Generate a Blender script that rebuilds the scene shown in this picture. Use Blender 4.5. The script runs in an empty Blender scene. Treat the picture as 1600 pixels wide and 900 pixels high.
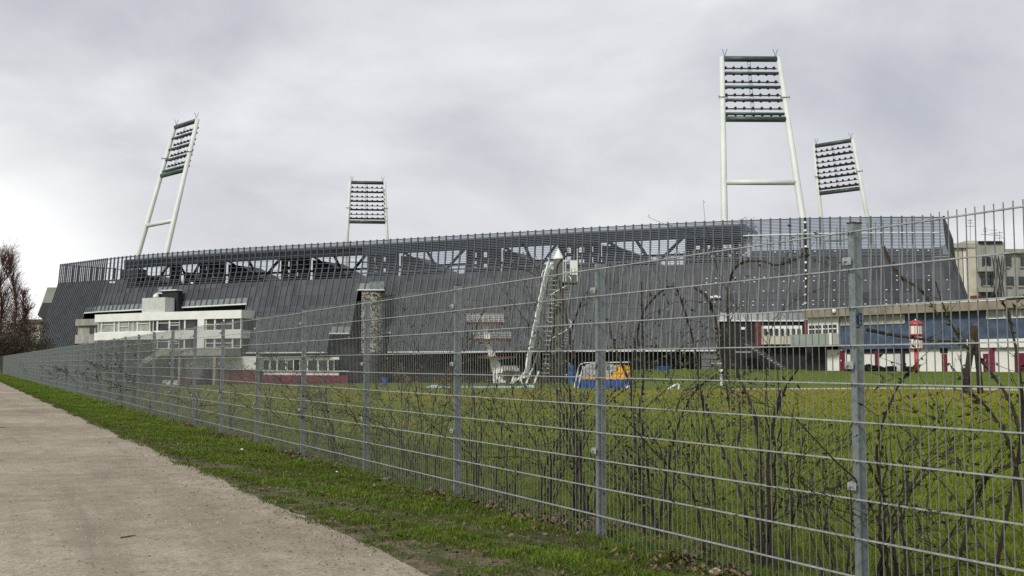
import bpy, math, random
import numpy as np
from mathutils import Vector, Matrix
R = math.radians
random.seed(7)
scene = bpy.context.scene
col = scene.collection

# ------------------------------------------------------------ camera
F = 1640.0                      # focal length in pixels of the 1600 px wide photograph
HZ = 567.0                      # horizon row
CH = 1.30                       # eye height
PITCH = math.atan((HZ - 450.0) / F)
cam_d = bpy.data.cameras.new('camera')
cam_d.sensor_width = 36.0
cam_d.lens = F / 1600.0 * 36.0
cam_d.clip_start = 0.1
cam_d.clip_end = 6000
cam = bpy.data.objects.new('camera', cam_d)
cam.location = (0, 0, CH)
cam.rotation_euler = (math.pi / 2 + PITCH, 0, 0)
col.objects.link(cam)
scene.camera = cam

# ------------------------------------------------------------ sky, sun, exposure
SUN_EL, SUN_AZ = R(38), R(215)          # sun behind thin cloud, to the left behind the camera
world = bpy.data.worlds.new('World')
scene.world = world
world.use_nodes = True
wt = world.node_tree
wt.nodes.clear()
def wn(t, **k):
    n = wt.nodes.new(t)
    for a, b in k.items():
        setattr(n, a, b)
    return n
def wmath(op, a, b=None, clamp=False):
    n = wn('ShaderNodeMath', operation=op, use_clamp=clamp)
    for i, v in enumerate((a, b)):
        if v is None: continue
        if isinstance(v, (int, float)): n.inputs[i].default_value = v
        else: wt.links.new(v, n.inputs[i])
    return n.outputs[0]
sky = wn('ShaderNodeTexSky', sky_type='NISHITA', sun_disc=False)
sky.sun_elevation = SUN_EL
sky.sun_rotation = SUN_AZ
sky.air_density = 1.5
sky.dust_density = 3.0
tc = wn('ShaderNodeTexCoord')
sep = wn('ShaderNodeSeparateXYZ')
wt.links.new(tc.outputs['Generated'], sep.inputs[0])
zz = wmath('ADD', wmath('MAXIMUM', sep.outputs[2], 0.0), 0.34)
comb = wn('ShaderNodeCombineXYZ')
wt.links.new(wmath('DIVIDE', sep.outputs[0], zz), comb.inputs[0])
wt.links.new(wmath('DIVIDE', sep.outputs[1], zz), comb.inputs[1])
n1 = wn('ShaderNodeTexNoise'); n1.inputs['Scale'].default_value = 1.7; n1.inputs['Detail'].default_value = 7.0
n1.inputs['Roughness'].default_value = 0.55; n1.inputs['Distortion'].default_value = 0.35
mp = wn('ShaderNodeMapping'); mp.inputs['Location'].default_value = (3.1, 1.7, 0)
wt.links.new(comb.outputs[0], mp.inputs[0]); wt.links.new(mp.outputs[0], n1.inputs['Vector'])
ramp = wn('ShaderNodeValToRGB')
cr = ramp.color_ramp
cr.elements[0].position = 0.30; cr.elements[0].color = (0.36, 0.37, 0.41, 1)
cr.elements[1].position = 0.68; cr.elements[1].color = (0.63, 0.63, 0.655, 1)
e = cr.elements.new(0.48); e.color = (0.475, 0.482, 0.515, 1)
wt.links.new(n1.outputs['Fac'], ramp.inputs[0])
# the cloud is thinner and brighter low in the west (left of the view)
dotn = wn('ShaderNodeVectorMath', operation='DOT_PRODUCT')
wt.links.new(tc.outputs['Generated'], dotn.inputs[0])
_d = Vector((-0.47, 0.88, 0.035)).normalized()
dotn.inputs[1].default_value = _d
g = wmath('POWER', wmath('MULTIPLY', wmath('SUBTRACT', dotn.outputs['Value'], 0.978), 1 / 0.022, True), 2.0)
g2 = wmath('MULTIPLY', g, 1.0, True)
mixg = wn('ShaderNodeMixRGB'); mixg.inputs[2].default_value = (1.1, 1.09, 1.06, 1)
wt.links.new(g2, mixg.inputs[0]); wt.links.new(ramp.outputs[0], mixg.inputs[1])
# brighter band near the horizon all round
hb = wmath('MULTIPLY', wmath('SUBTRACT', 1.0, wmath('MULTIPLY', wmath('ABSOLUTE', sep.outputs[2]), 4.0), True), 0.5)
mixh = wn('ShaderNodeMixRGB'); mixh.inputs[2].default_value = (0.76, 0.765, 0.785, 1)
wt.links.new(hb, mixh.inputs[0]); wt.links.new(mixg.outputs[0], mixh.inputs[1])
sc10 = wn('ShaderNodeMixRGB', blend_type='MULTIPLY'); sc10.inputs[0].default_value = 1.0
sc10.inputs[2].default_value = (10, 10, 10, 1)
wt.links.new(mixh.outputs[0], sc10.inputs[1])
mixs = wn('ShaderNodeMixRGB'); mixs.inputs[0].default_value = 0.94
wt.links.new(sky.outputs[0], mixs.inputs[1]); wt.links.new(sc10.outputs[0], mixs.inputs[2])
bg = wn('ShaderNodeBackground'); bg.inputs[1].default_value = 0.1
wt.links.new(mixs.outputs[0], bg.inputs[0])
wo = wn('ShaderNodeOutputWorld'); wt.links.new(bg.outputs[0], wo.inputs[0])

sd = bpy.data.lights.new('sun', 'SUN')
sd.energy = 1.8; sd.angle = R(12); sd.color = (1.0, 0.95, 0.87)
sun = bpy.data.objects.new('sun', sd)
sdir = Vector((math.sin(SUN_AZ) * math.cos(SUN_EL), math.cos(SUN_AZ) * math.cos(SUN_EL), math.sin(SUN_EL)))
sun.rotation_euler = sdir.to_track_quat('Z', 'Y').to_euler()
sun.location = (-20, -20, 60)
col.objects.link(sun)
scene.view_settings.view_transform = 'Standard'
scene.view_settings.look = 'None'
scene.view_settings.exposure = 0.42
scene.view_settings.gamma = 1.0
scene.view_settings.use_curve_mapping = False
scene.render.engine = 'CYCLES'
scene.cycles.use_denoising = False
scene.cycles.max_bounces = 6
scene.cycles.transparent_max_bounces = 24

# ------------------------------------------------------------ projection helpers (photo pixel -> place)
def ray(px, py):
    a, b = (px - 800) / F, (450 - py) / F
    return Vector((a, math.cos(PITCH) - b * math.sin(PITCH), math.sin(PITCH) + b * math.cos(PITCH)))
EYE = Vector((0, 0, CH))
def at(px, py, Y):
    d = ray(px, py)
    return EYE + d * (Y / d.y)
def on_plane(px, py, p0, nrm):
    d = ray(px, py)
    return EYE + d * ((Vector(p0) - EYE).dot(nrm) / d.dot(nrm))
def on_ground(px, py, z=0.0):
    d = ray(px, py)
    return EYE + d * ((z - CH) / d.z)
def project(p):
    v = Vector(p) - EYE
    f = Vector((0, math.cos(PITCH), math.sin(PITCH))); u = Vector((0, -math.sin(PITCH), math.cos(PITCH)))
    dd = v.dot(f)
    return 800 + F * v.x / dd, 450 - F * v.dot(u) / dd

# ------------------------------------------------------------ object helpers
def tag(o, label=None, cat=None, group=None, kind=None):
    if label: o['label'] = label
    if cat: o['category'] = cat
    if group: o['group'] = group
    if kind: o['kind'] = kind
    return o
def empty(name, loc, rz=0.0, label=None, cat=None, group=None):
    o = bpy.data.objects.new(name, None)
    o.empty_display_size = 0.5
    o.location = loc; o.rotation_euler = (0, 0, rz)
    col.objects.link(o)
    return tag(o, label, cat, group)
def copy_tree(o, parent=None):
    c = o.copy(); col.objects.link(c)
    if parent: c.parent = parent
    for ch in list(o.children):
        copy_tree(ch, c)
    return c

class MB:
    def __init__(s):
        s.v = []; s.f = []; s.m = []; s.mi = 0
    def quad(s, a, b, c, d):
        i = len(s.v); s.v += [tuple(a), tuple(b), tuple(c), tuple(d)]; s.f.append((i, i + 1, i + 2, i + 3)); s.m.append(s.mi); return s
    def poly(s, pts):
        i = len(s.v); s.v += [tuple(p) for p in pts]; s.f.append(tuple(range(i, i + len(pts)))); s.m.append(s.mi); return s
    def hexa(s, b, t):
        """box from 4 bottom points and 4 top points (same order, counter-clockwise from above)"""
        i = len(s.v); s.v += [tuple(p) for p in b] + [tuple(p) for p in t]
        for f in ((3, 2, 1, 0), (4, 5, 6, 7), (0, 1, 5, 4), (1, 2, 6, 5), (2, 3, 7, 6), (3, 0, 4, 7)):
            s.f.append(tuple(i + k for k in f)); s.m.append(s.mi)
        return s
    def box(s, x0, x1, y0, y1, z0, z1, tf=None):
        b = [(x0, y0, z0), (x1, y0, z0), (x1, y1, z0), (x0, y1, z0)]
        t = [(x, y, z1) for x, y, z in b]
        if tf: b = [tf(*p) for p in b]; t = [tf(*p) for p in t]
        return s.hexa(b, t)
    def tube(s, pts, rad, n=6, cap=True):
        pts = [Vector(p) for p in pts]
        if isinstance(rad, (int, float)): rad = [rad] * len(pts)
        base = len(s.v)
        prev = None
        for k, p in enumerate(pts):
            if k == 0: d = pts[1] - p
            elif k == len(pts) - 1: d = p - pts[k - 1]
            else: d = pts[k + 1] - pts[k - 1]
            if d.length < 1e-9: d = Vector((0, 0, 1))
            d.normalize()
            if prev is None:
                a = Vector((0, 0, 1)) if abs(d.z) < 0.9 else Vector((1, 0, 0))
                e1 = d.cross(a).normalized()
            else:
                e1 = (prev - d * prev.dot(d))
                e1 = e1.normalized() if e1.length > 1e-6 else d.cross(Vector((1, 0, 0))).normalized()
            prev = e1
            e2 = d.cross(e1)
            for j in range(n):
                a = 2 * math.pi * j / n
                q = p + (e1 * math.cos(a) + e2 * math.sin(a)) * rad[k]
                s.v.append((q.x, q.y, q.z))
        for k in range(len(pts) - 1):
            for j in range(n):
                a = base + k * n + j; b = base + k * n + (j + 1) % n
                s.f.append((a, b, b + n, a + n)); s.m.append(s.mi)
        if cap:
            s.f.append(tuple(base + j for j in range(n))[::-1]); s.m.append(s.mi)
            e = base + (len(pts) - 1) * n
            s.f.append(tuple(e + j for j in range(n))); s.m.append(s.mi)
        return s
    def lathe(s, c, prof, n=20):
        c = Vector(c)
        return s.tube([c + Vector((0, 0, z)) for r, z in prof], [max(r, 0.001) for r, z in prof], n)
    def build(s, name, mats, parent=None, smooth=False, loc=None):
        me = bpy.data.meshes.new(name)
        vs = s.v
        if parent is not None and loc is None:
            mw = parent_world(parent).inverted()
            vs = [tuple(mw @ Vector(p)) for p in vs]
        me.from_pydata(vs, [], s.f)
        if not isinstance(mats, (list, tuple)): mats = [mats]
        for m in mats: me.materials.append(m)
        if len(mats) > 1: me.polygons.foreach_set('material_index', s.m)
        if smooth: me.polygons.foreach_set('use_smooth', [True] * len(me.polygons))
        me.update()
        o = bpy.data.objects.new(name, me)
        if parent is not None: o.parent = parent
        col.objects.link(o)
        return o
def parent_world(o):
    m = o.matrix_basis.copy()
    if o.parent is not None: m = parent_world(o.parent) @ m
    return m
def np_mesh(name, verts, faces, mat, parent=None, colattr=None):
    """verts (N,3), faces (M,k) arrays"""
    me = bpy.data.meshes.new(name)
    nf, k = faces.shape
    me.vertices.add(len(verts)); me.vertices.foreach_set('co', verts.astype(np.float32).ravel())
    me.loops.add(nf * k); me.loops.foreach_set('vertex_index', faces.astype(np.int32).ravel())
    me.polygons.add(nf); me.polygons.foreach_set('loop_start', np.arange(0, nf * k, k, dtype=np.int32))
    me.update(calc_edges=True)
    if colattr is not None:
        a = me.attributes.new('tint', 'FLOAT', 'POINT'); a.data.foreach_set('value', colattr.astype(np.float32))
    me.materials.append(mat)
    o = bpy.data.objects.new(name, me)
    if parent is not None: o.parent = parent
    col.objects.link(o)
    return o

# ------------------------------------------------------------ materials
class NT:
    def __init__(s, name):
        s.m = bpy.data.materials.new(name); s.m.use_nodes = True
        s.t = s.m.node_tree; s.b = s.t.nodes['Principled BSDF']; s.out = s.t.nodes['Material Output']
        s.co = s.t.nodes.new('ShaderNodeTexCoord').outputs['Object']
    def link(s, a, b): s.t.links.new(a, b)
    def node(s, t, **k):
        n = s.t.nodes.new(t)
        for a, b in k.items(): setattr(n, a, b)
        return n
    def noise(s, scale, detail=3, rough=0.55, vec=None, stretch=None, dist=0.0):
        n = s.node('ShaderNodeTexNoise'); n.inputs['Scale'].default_value = scale
        n.inputs['Detail'].default_value = detail; n.inputs['Roughness'].default_value = rough
        n.inputs['Distortion'].default_value = dist
        v = vec or s.co
        if stretch:
            mp = s.node('ShaderNodeMapping'); mp.inputs['Scale'].default_value = stretch
            s.link(v, mp.inputs[0]); v = mp.outputs[0]
        s.link(v, n.inputs['Vector'])
        return n.outputs['Fac']
    def ramp(s, fac, stops):
        n = s.node('ShaderNodeValToRGB'); cr = n.color_ramp
        for i, (p, c) in enumerate(stops):
            if isinstance(c, (int, float)): c = (c, c, c)
            if i < 2: el = cr.elements[i]; el.position = p
            else: el = cr.elements.new(p)
            el.color = (*c, 1)
        s.link(fac, n.inputs[0]); return n.outputs[0]
    def mix(s, fac, a, b, mode='MIX'):
        n = s.node('ShaderNodeMixRGB', blend_type=mode)
        for i, v in enumerate((fac, a, b)):
            if isinstance(v, (int, float)): n.inputs[i].default_value = v if i == 0 else (v, v, v, 1)
            elif isinstance(v, tuple): n.inputs[i].default_value = (*v, 1)
            else: s.link(v, n.inputs[i])
        return n.outputs[0]
    def math(s, op, a, b=None, clamp=False):
        n = s.node('ShaderNodeMath', operation=op, use_clamp=clamp)
        for i, v in enumerate((a, b)):
            if v is None: continue
            if isinstance(v, (int, float)): n.inputs[i].default_value = v
            else: s.link(v, n.inputs[i])
        return n.outputs[0]
    def bump(s, h, strength=0.3, dist=0.01):
        n = s.node('ShaderNodeBump'); n.inputs['Strength'].default_value = strength
        n.inputs['Distance'].default_value = dist; s.link(h, n.inputs['Height']); s.link(n.outputs[0], s.b.inputs['Normal'])
    def xyz(s, vec=None):
        n = s.node('ShaderNodeSeparateXYZ'); s.link(vec or s.co, n.inputs[0]); return n.outputs
def mat(name, c, rough=0.7, var=0.18, scale=3.0, metal=0.0, stretch=None, bump=0.0, c2=None, detail=4):
    t = NT(name)
    f = t.noise(scale, detail, 0.6, stretch=stretch)
    a = tuple(x * (1 - var) for x in c); b = c2 or tuple(min(1, x * (1 + var)) for x in c)
    t.link(t.ramp(f, [(0.3, a), (0.7, b)]), t.b.inputs['Base Color'])
    t.b.inputs['Roughness'].default_value = rough
    t.b.inputs['Metallic'].default_value = metal
    if bump: t.bump(f, bump, 0.02)
    return t.m
M = {}
M['white_paint'] = mat('white paint', (0.74, 0.76, 0.73), 0.5, 0.06, 0.4)
M['pylon_paint'] = mat('weathered white pylon paint', (0.66, 0.70, 0.65), 0.5, 0.08, 0.25)
M['green_tube'] = mat('dark green lacquer', (0.045, 0.075, 0.068), 0.45, 0.25, 0.8)
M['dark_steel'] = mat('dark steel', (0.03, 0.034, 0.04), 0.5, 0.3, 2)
M['truss'] = mat('grey painted steel', (0.052, 0.060, 0.070), 0.55, 0.2, 1)
M['rib'] = mat('anthracite aluminium rib', (0.048, 0.054, 0.062), 0.5, 0.3, 0.6)
M['ledge'] = mat('pale aluminium ledge', (0.62, 0.66, 0.66), 0.4, 0.12, 2)
M['concrete'] = mat('grey concrete', (0.30, 0.29, 0.27), 0.85, 0.28, 0.8, stretch=(1, 1, .4))
M['roof_grey'] = mat('light grey render', (0.52, 0.54, 0.51), 0.8, 0.12, 1.0)
M['fascia'] = mat('beige concrete fascia', (0.25, 0.215, 0.165), 0.85, 0.3, 0.8, stretch=(1, 1, .5))
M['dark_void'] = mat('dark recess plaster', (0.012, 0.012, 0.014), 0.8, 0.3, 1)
M['brown_wall'] = mat('dark reddish brick', (0.13, 0.028, 0.022), 0.8, 0.25, 2)
M['burgundy'] = mat('burgundy paint', (0.14, 0.006, 0.028), 0.45, 0.2, 2)
M['render_white'] = mat('white render wall', (0.72, 0.72, 0.67), 0.8, 0.07, 0.6)
M['panel_white'] = mat('off-white cladding panel', (0.76, 0.77, 0.74), 0.5, 0.07, 0.5)
M['cream'] = mat('cream concrete', (0.50, 0.47, 0.38), 0.8, 0.12, 0.6)
M['apartment'] = mat('stained beige concrete', (0.33, 0.335, 0.31), 0.9, 0.35, 0.35, stretch=(1, 1, .3))
M['blue_wall'] = mat('weathered blue-grey cladding', (0.040, 0.062, 0.115), 0.75, 0.35, 0.9, c2=(0.085, 0.125, 0.20))
M['green_glass'] = mat('greenish balcony glass', (0.27, 0.32, 0.285), 0.2, 0.12, 1.2)
M['red'] = mat('red lacquer', (0.40, 0.03, 0.028), 0.4, 0.15, 2)
M['yellow'] = mat('orange-yellow plastic', (0.85, 0.42, 0.02), 0.45, 0.08, 1)
M['blue'] = mat('blue plastic', (0.02, 0.085, 0.30), 0.5, 0.25, 1.5)
M['tarp'] = mat('grey tarpaulin', (0.42, 0.44, 0.46), 0.6, 0.3, 1.2)
M['column_grey'] = mat('mossy concrete column', (0.11, 0.115, 0.095), 0.85, 0.3, 1.2)
M['bark'] = mat('dark bark', (0.034, 0.023, 0.017), 0.9, 0.4, 12)
M['bark_red'] = mat('reddish bare twigs', (0.075, 0.030, 0.026), 0.9, 0.35, 0.5)
M['bark_brown'] = mat('brown bare twigs', (0.075, 0.046, 0.036), 0.9, 0.35, 0.5)
M['leaf_dark'] = mat('dark shrub leaf', (0.030, 0.042, 0.012), 0.6, 0.4, 6)
M['leaf_bud'] = mat('young olive shrub leaf', (0.10, 0.135, 0.02), 0.6, 0.3, 6)
M['leaf_ever'] = mat('dull brown-green leaf', (0.050, 0.040, 0.020), 0.7, 0.4, 2)
M['leaf_brown'] = mat('russet hedge leaf', (0.15, 0.075, 0.03), 0.8, 0.4, 1.5, c2=(0.20, 0.13, 0.04))
M['litter'] = mat('dry leaf litter', (0.050, 0.030, 0.018), 0.85, 0.4, 14, c2=(0.24, 0.16, 0.095))
M['twig'] = mat('grey brown twig', (0.10, 0.075, 0.05), 0.9, 0.3, 8)
M['stone'] = mat('pale pebble', (0.42, 0.38, 0.33), 0.9, 0.3, 20)
M['paving'] = mat('pale concrete paving', (0.50, 0.48, 0.44), 0.9, 0.15, 1.5)
M['pool_rim'] = mat('pale blue pool rim', (0.36, 0.50, 0.58), 0.6, 0.12, 2)
M['ink'] = mat('blue marker ink', (0.01, 0.045, 0.13), 0.5, 0.2, 30)
M['sign'] = mat('white sign board', (0.78, 0.78, 0.76), 0.6, 0.03, 2)
M['lamp_shell'] = mat('black floodlight housing', (0.022, 0.024, 0.028), 0.5, 0.2, 2)
def glass_mat():
    t = NT('window glass')
    f = t.noise(0.6, 2)
    t.link(t.ramp(f, [(0.35, (0.012, 0.016, 0.018)), (0.7, (0.05, 0.06, 0.06))]), t.b.inputs['Base Color'])
    t.b.inputs['Roughness'].default_value = 0.08
    t.b.inputs['IOR'].default_value = 1.5
    return t.m
M['glass'] = glass_mat()
M['glass_pale'] = mat('window with pale blinds', (0.30, 0.32, 0.29), 0.15, 0.35, 0.9)
def galv(name, c=(0.33, 0.36, 0.37), metal=0.55, rough=0.42):
    t = NT(name)
    v = t.node('ShaderNodeTexVoronoi'); v.inputs['Scale'].default_value = 45
    t.link(t.co, v.inputs['Vector'])
    f = t.noise(7, 5, 0.65, stretch=(1, 1, .35))
    s = t.mix(0.35, f, v.outputs['Color'])
    k = t.ramp(s, [(0.25, tuple(x * 0.62 for x in c)), (0.5, c), (0.8, tuple(min(1, x * 1.35) for x in c))])
    t.link(k, t.b.inputs['Base Color'])
    t.b.inputs['Metallic'].default_value = metal; t.b.inputs['Roughness'].default_value = rough
    t.bump(f, 0.15, 0.002)
    return t.m
M['galv_post'] = galv('galvanised post', (0.20, 0.235, 0.24), 0.3, 0.5)
M['galv_wire'] = galv('galvanised wire', (0.40, 0.43, 0.42), 0.3, 0.45)
M['galv_rod'] = galv('galvanised vertical rod', (0.20, 0.22, 0.21), 0.3, 0.5)

def cladding_mat():
    """dark photovoltaic cladding, opaque"""
    t = NT('photovoltaic cladding opaque')
    x, y, z = t.xyz()
    f = t.noise(0.25, 5, 0.65, stretch=(1, 1, .25))
    f2 = t.noise(2.2, 3, 0.6, stretch=(1, 1, .08))
    base = t.ramp(t.mix(0.5, f, f2), [(0.3, (0.040, 0.046, 0.055)), (0.7, (0.078, 0.087, 0.100))])
    al = t.math('ADD', t.math('MULTIPLY', x, -0.907), t.math('MULTIPLY', y, 0.42))
    cv = t.node('ShaderNodeCombineXYZ'); t.link(t.math('FLOOR', t.math('MULTIPLY', al, 0.69)), cv.inputs[0]); t.link(t.math('FLOOR', t.math('MULTIPLY', z, 0.5)), cv.inputs[1])
    wn_ = t.node('ShaderNodeTexWhiteNoise', noise_dimensions='2D'); t.link(cv.outputs[0], wn_.inputs['Vector'])
    base = t.mix(1.0, base, t.ramp(wn_.outputs['Value'], [(0.0, 0.72), (1.0, 1.34)]), 'MULTIPLY')
    w = t.math('FRACT', t.math('MULTIPLY', z, 0.5))
    line = t.math('LESS_THAN', w, 0.035)
    base = t.mix(line, base, (0.03, 0.034, 0.042))
    w2 = t.math('FRACT', t.math('MULTIPLY', z, 4.0))
    base = t.mix(t.math('MULTIPLY', t.math('LESS_THAN', w2, 0.4), 0.28), base, (0.035, 0.04, 0.055))
    t.link(base, t.b.inputs['Base Color'])
    t.b.inputs['Roughness'].default_value = 0.62
    t.b.inputs['Specular IOR Level'].default_value = 0.3
    return t.m
M['cladding'] = cladding_mat()
def pv_mat(name, open_, stripes, tint=(0.9, 0.93, 1.0)):
    """photovoltaic glass: dark cells with clear gaps between them"""
    t = NT(name)
    x, y, z = t.xyz()
    w = t.math('FRACT', t.math('MULTIPLY', z, stripes))
    cell = t.math('LESS_THAN', w, 1 - open_)
    t.b.inputs['Base Color'].default_value = (0.13, 0.15, 0.18, 1)
    t.b.inputs['Roughness'].default_value = 0.55
    t.b.inputs['Specular IOR Level'].default_value = 0.2
    tr = t.node('ShaderNodeBsdfTransparent'); tr.inputs[0].default_value = (*tint, 1)
    ms = t.node('ShaderNodeMixShader')
    t.link(cell, ms.inputs[0]); t.link(tr.outputs[0], ms.inputs[1]); t.link(t.b.outputs[0], ms.inputs[2])
    t.link(ms.outputs[0], t.out.inputs['Surface'])
    return t.m
M['pv_clear'] = pv_mat('clear photovoltaic glass', 0.93, 1.1, (0.80, 0.82, 0.86))
M['pv_mid'] = pv_mat('photovoltaic glass with sparse cells', 0.66, 3.4, (0.76, 0.80, 0.86))
M['pv_dense'] = pv_mat('photovoltaic glass with dense cells', 0.44, 4.3, (0.74, 0.80, 0.88))
M['pale_hem'] = mat('pale translucent hem glass', (0.17, 0.20, 0.20), 0.35, 0.25, 2.0)

def mosaic_mat():
    t = NT('mosaic of stone chips')
    v = t.node('ShaderNodeTexVoronoi'); v.inputs['Scale'].default_value = 4.2
    t.link(t.co, v.inputs['Vector'])
    sepc = t.node('ShaderNodeSeparateColor'); t.link(v.outputs['Color'], sepc.inputs[0])
    c = t.ramp(sepc.outputs[0], [(0.0, (0.03, 0.028, 0.02)), (1.0, (0.44, 0.44, 0.40)), (0.4, (0.055, 0.052, 0.042)), (0.55, (0.22, 0.20, 0.14)), (0.78, (0.34, 0.33, 0.28))])
    t.link(c, t.b.inputs['Base Color']); t.b.inputs['Roughness'].default_value = 0.7
    return t.m
M['mosaic'] = mosaic_mat()

def path_mat():
    t = NT('compacted gravel path')
    co = t.co
    big = t.noise(0.35, 4, 0.6)
    mid = t.noise(3.5, 5, 0.7)
    fine = t.noise(26, 6, 0.8)
    grit = t.noise(90, 4, 0.8)
    base = t.ramp(big, [(0.3, (0.255, 0.220, 0.165)), (0.7, (0.42, 0.368, 0.283))])
    base = t.mix(0.75, base, t.ramp(mid, [(0.32, 0.70), (0.62, 1.10)]), 'MULTIPLY')
    base = t.mix(0.9, base, t.ramp(fine, [(0.34, 0.52), (0.48, 0.98), (0.66, 1.28)]), 'MULTIPLY')
    base = t.mix(0.9, base, t.ramp(grit, [(0.36, 0.50), (0.48, 1.0), (0.70, 1.2)]), 'MULTIPLY')
    # cycle tracks: wavy lines running along the path (object x is across it)
    x, y, z = t.xyz()
    wob = t.math('MULTIPLY', t.math('SUBTRACT', t.noise(0.16, 1, 0.5, stretch=(.6, .55, 1)), 0.5), 2.2)
    xx = t.math('ADD', x, wob)
    tr = t.math('ABSOLUTE', t.math('SUBTRACT', t.math('FRACT', t.math('MULTIPLY', xx, 1.35)), 0.5))
    ln = t.math('MULTIPLY', t.math('SUBTRACT', 1.0, t.math('MULTIPLY', tr, 13.0), True), t.ramp(t.noise(0.6, 2, 0.5, stretch=(1, .3, 1)), [(0.42, 0.0), (0.60, 0.30)]))
    base = t.mix(ln, base, (0.17, 0.15, 0.13))
    rut = t.noise(0.9, 4, 0.6, stretch=(1.6, .12, 1))
    base = t.mix(t.ramp(rut, [(0.50, 0.0), (0.64, 0.38)]), base, (0.17, 0.148, 0.115))
    # damp dark spots
    sp = t.noise(9, 3, 0.5, stretch=(1, .8, 1))
    base = t.mix(t.ramp(sp, [(0.66, 0.0), (0.73, 0.45)]), base, (0.12, 0.10, 0.08))
    t.link(base, t.b.inputs['Base Color'])
    t.b.inputs['Roughness'].default_value = 0.95
    t.b.inputs['Specular IOR Level'].default_value = 0.15
    h = t.mix(0.5, mid, fine)
    t.bump(h, 0.6, 0.012)
    return t.m
M['path'] = path_mat()
def soil_mat():
    t = NT('short turf with bare soil')
    n = t.noise(0.10, 4, 0.6); m2 = t.noise(0.9, 5, 0.65); m3 = t.noise(14, 5, 0.75)
    green = t.ramp(m2, [(0.35, (0.070, 0.112, 0.011)), (0.65, (0.125, 0.165, 0.016))])
    brown = t.ramp(m3, [(0.4, (0.150, 0.128, 0.022)), (0.6, (0.23, 0.19, 0.032))])
    c = t.mix(t.ramp(n, [(0.42, 0.05), (0.66, 0.55)]), green, brown)
    c = t.mix(0.6, c, t.ramp(m3, [(0.3, 0.5), (0.7, 1.25)]), 'MULTIPLY')
    t.link(c, t.b.inputs['Base Color']); t.b.inputs['Roughness'].default_value = 0.95
    t.b.inputs['Specular IOR Level'].default_value = 0.1
    t.bump(m3, 0.8, 0.03)
    return t.m
M['turf'] = soil_mat()
def bank_mat():
    t = NT('fresh green mown grass')
    m2 = t.noise(0.35, 5, 0.65); m3 = t.noise(5, 5, 0.75)
    c = t.ramp(m2, [(0.35, (0.080, 0.120, 0.010)), (0.65, (0.12, 0.165, 0.014))])
    c = t.mix(0.7, c, t.ramp(m3, [(0.3, 0.6), (0.7, 1.2)]), 'MULTIPLY')
    t.link(c, t.b.inputs['Base Color']); t.b.inputs['Roughness'].default_value = 0.95
    t.b.inputs['Specular IOR Level'].default_value = 0.1
    return t.m
M['bank'] = bank_mat()
def soil2_mat():
    t = NT('dark soil strip')
    m3 = t.noise(12, 5, 0.7)
    t.link(t.ramp(m3, [(0.35, (0.028, 0.026, 0.012)), (0.65, (0.095, 0.075, 0.045))]), t.b.inputs['Base Color'])
    t.b.inputs['Roughness'].default_value = 0.95; t.bump(m3, 0.7, 0.03)
    return t.m
M['soil'] = soil2_mat()
def verge_soil_mat():
    t = NT('mossy verge soil')
    n = t.noise(4.5, 6, 0.7); m3 = t.noise(17, 6, 0.8)
    c = t.mix(t.ramp(n, [(0.46, 0.0), (0.56, 1.0)]), t.ramp(m3, [(0.35, (0.035, 0.048, 0.010)), (0.65, (0.080, 0.105, 0.018))]), t.ramp(m3, [(0.35, (0.10, 0.075, 0.045)), (0.65, (0.21, 0.165, 0.11))]))  # moss and soil; greens darkened to paint in shadows between the blades
    t.link(c, t.b.inputs['Base Color']); t.b.inputs['Roughness'].default_value = 0.95; t.bump(m3, .8, .02)
    return t.m
M['verge_soil'] = verge_soil_mat()
def grass_mat(name, stops):
    t = NT(name)
    a = t.node('ShaderNodeAttribute'); a.attribute_name = 'tint'
    n = t.noise(0.55, 4, 0.6)
    f = t.math('ADD', t.math('MULTIPLY', a.outputs['Fac'], 0.6), t.math('MULTIPLY', n, 0.4))
    t.link(t.ramp(f, stops), t.b.inputs['Base Color'])
    t.b.inputs['Roughness'].default_value = 0.6
    t.b.inputs['Specular IOR Level'].default_value = 0.2
    tl = t.node('ShaderNodeBsdfTranslucent'); t.link(t.ramp(f, stops), tl.inputs[0])
    ms = t.node('ShaderNodeMixShader'); ms.inputs[0].default_value = 0.3
    t.link(t.b.outputs[0], ms.inputs[1]); t.link(tl.outputs[0], ms.inputs[2]); t.link(ms.outputs[0], t.out.inputs['Surface'])
    return t.m
M['blade'] = grass_mat('verge grass blades', [(0.10, (0.17, 0.125, 0.06)), (0.97, (0.28, 0.37, 0.055)), (0.22, (0.090, 0.085, 0.030)), (0.42, (0.080, 0.120, 0.015)), (0.68, (0.150, 0.225, 0.026))])
M['blade_lawn'] = grass_mat('lawn grass blades', [(0.10, (0.080, 0.100, 0.014)), (0.97, (0.38, 0.29, 0.06)), (0.38, (0.160, 0.220, 0.022)), (0.66, (0.26, 0.28, 0.035))])
def water_mat():
    t = NT('pool water')
    t.b.inputs['Base Color'].default_value = (0.12, 0.30, 0.38, 1); t.b.inputs['Roughness'].default_value = 0.05
    t.bump(t.noise(3, 3), 0.2, 0.05)
    return t.m
M['water'] = water_mat()

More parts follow.
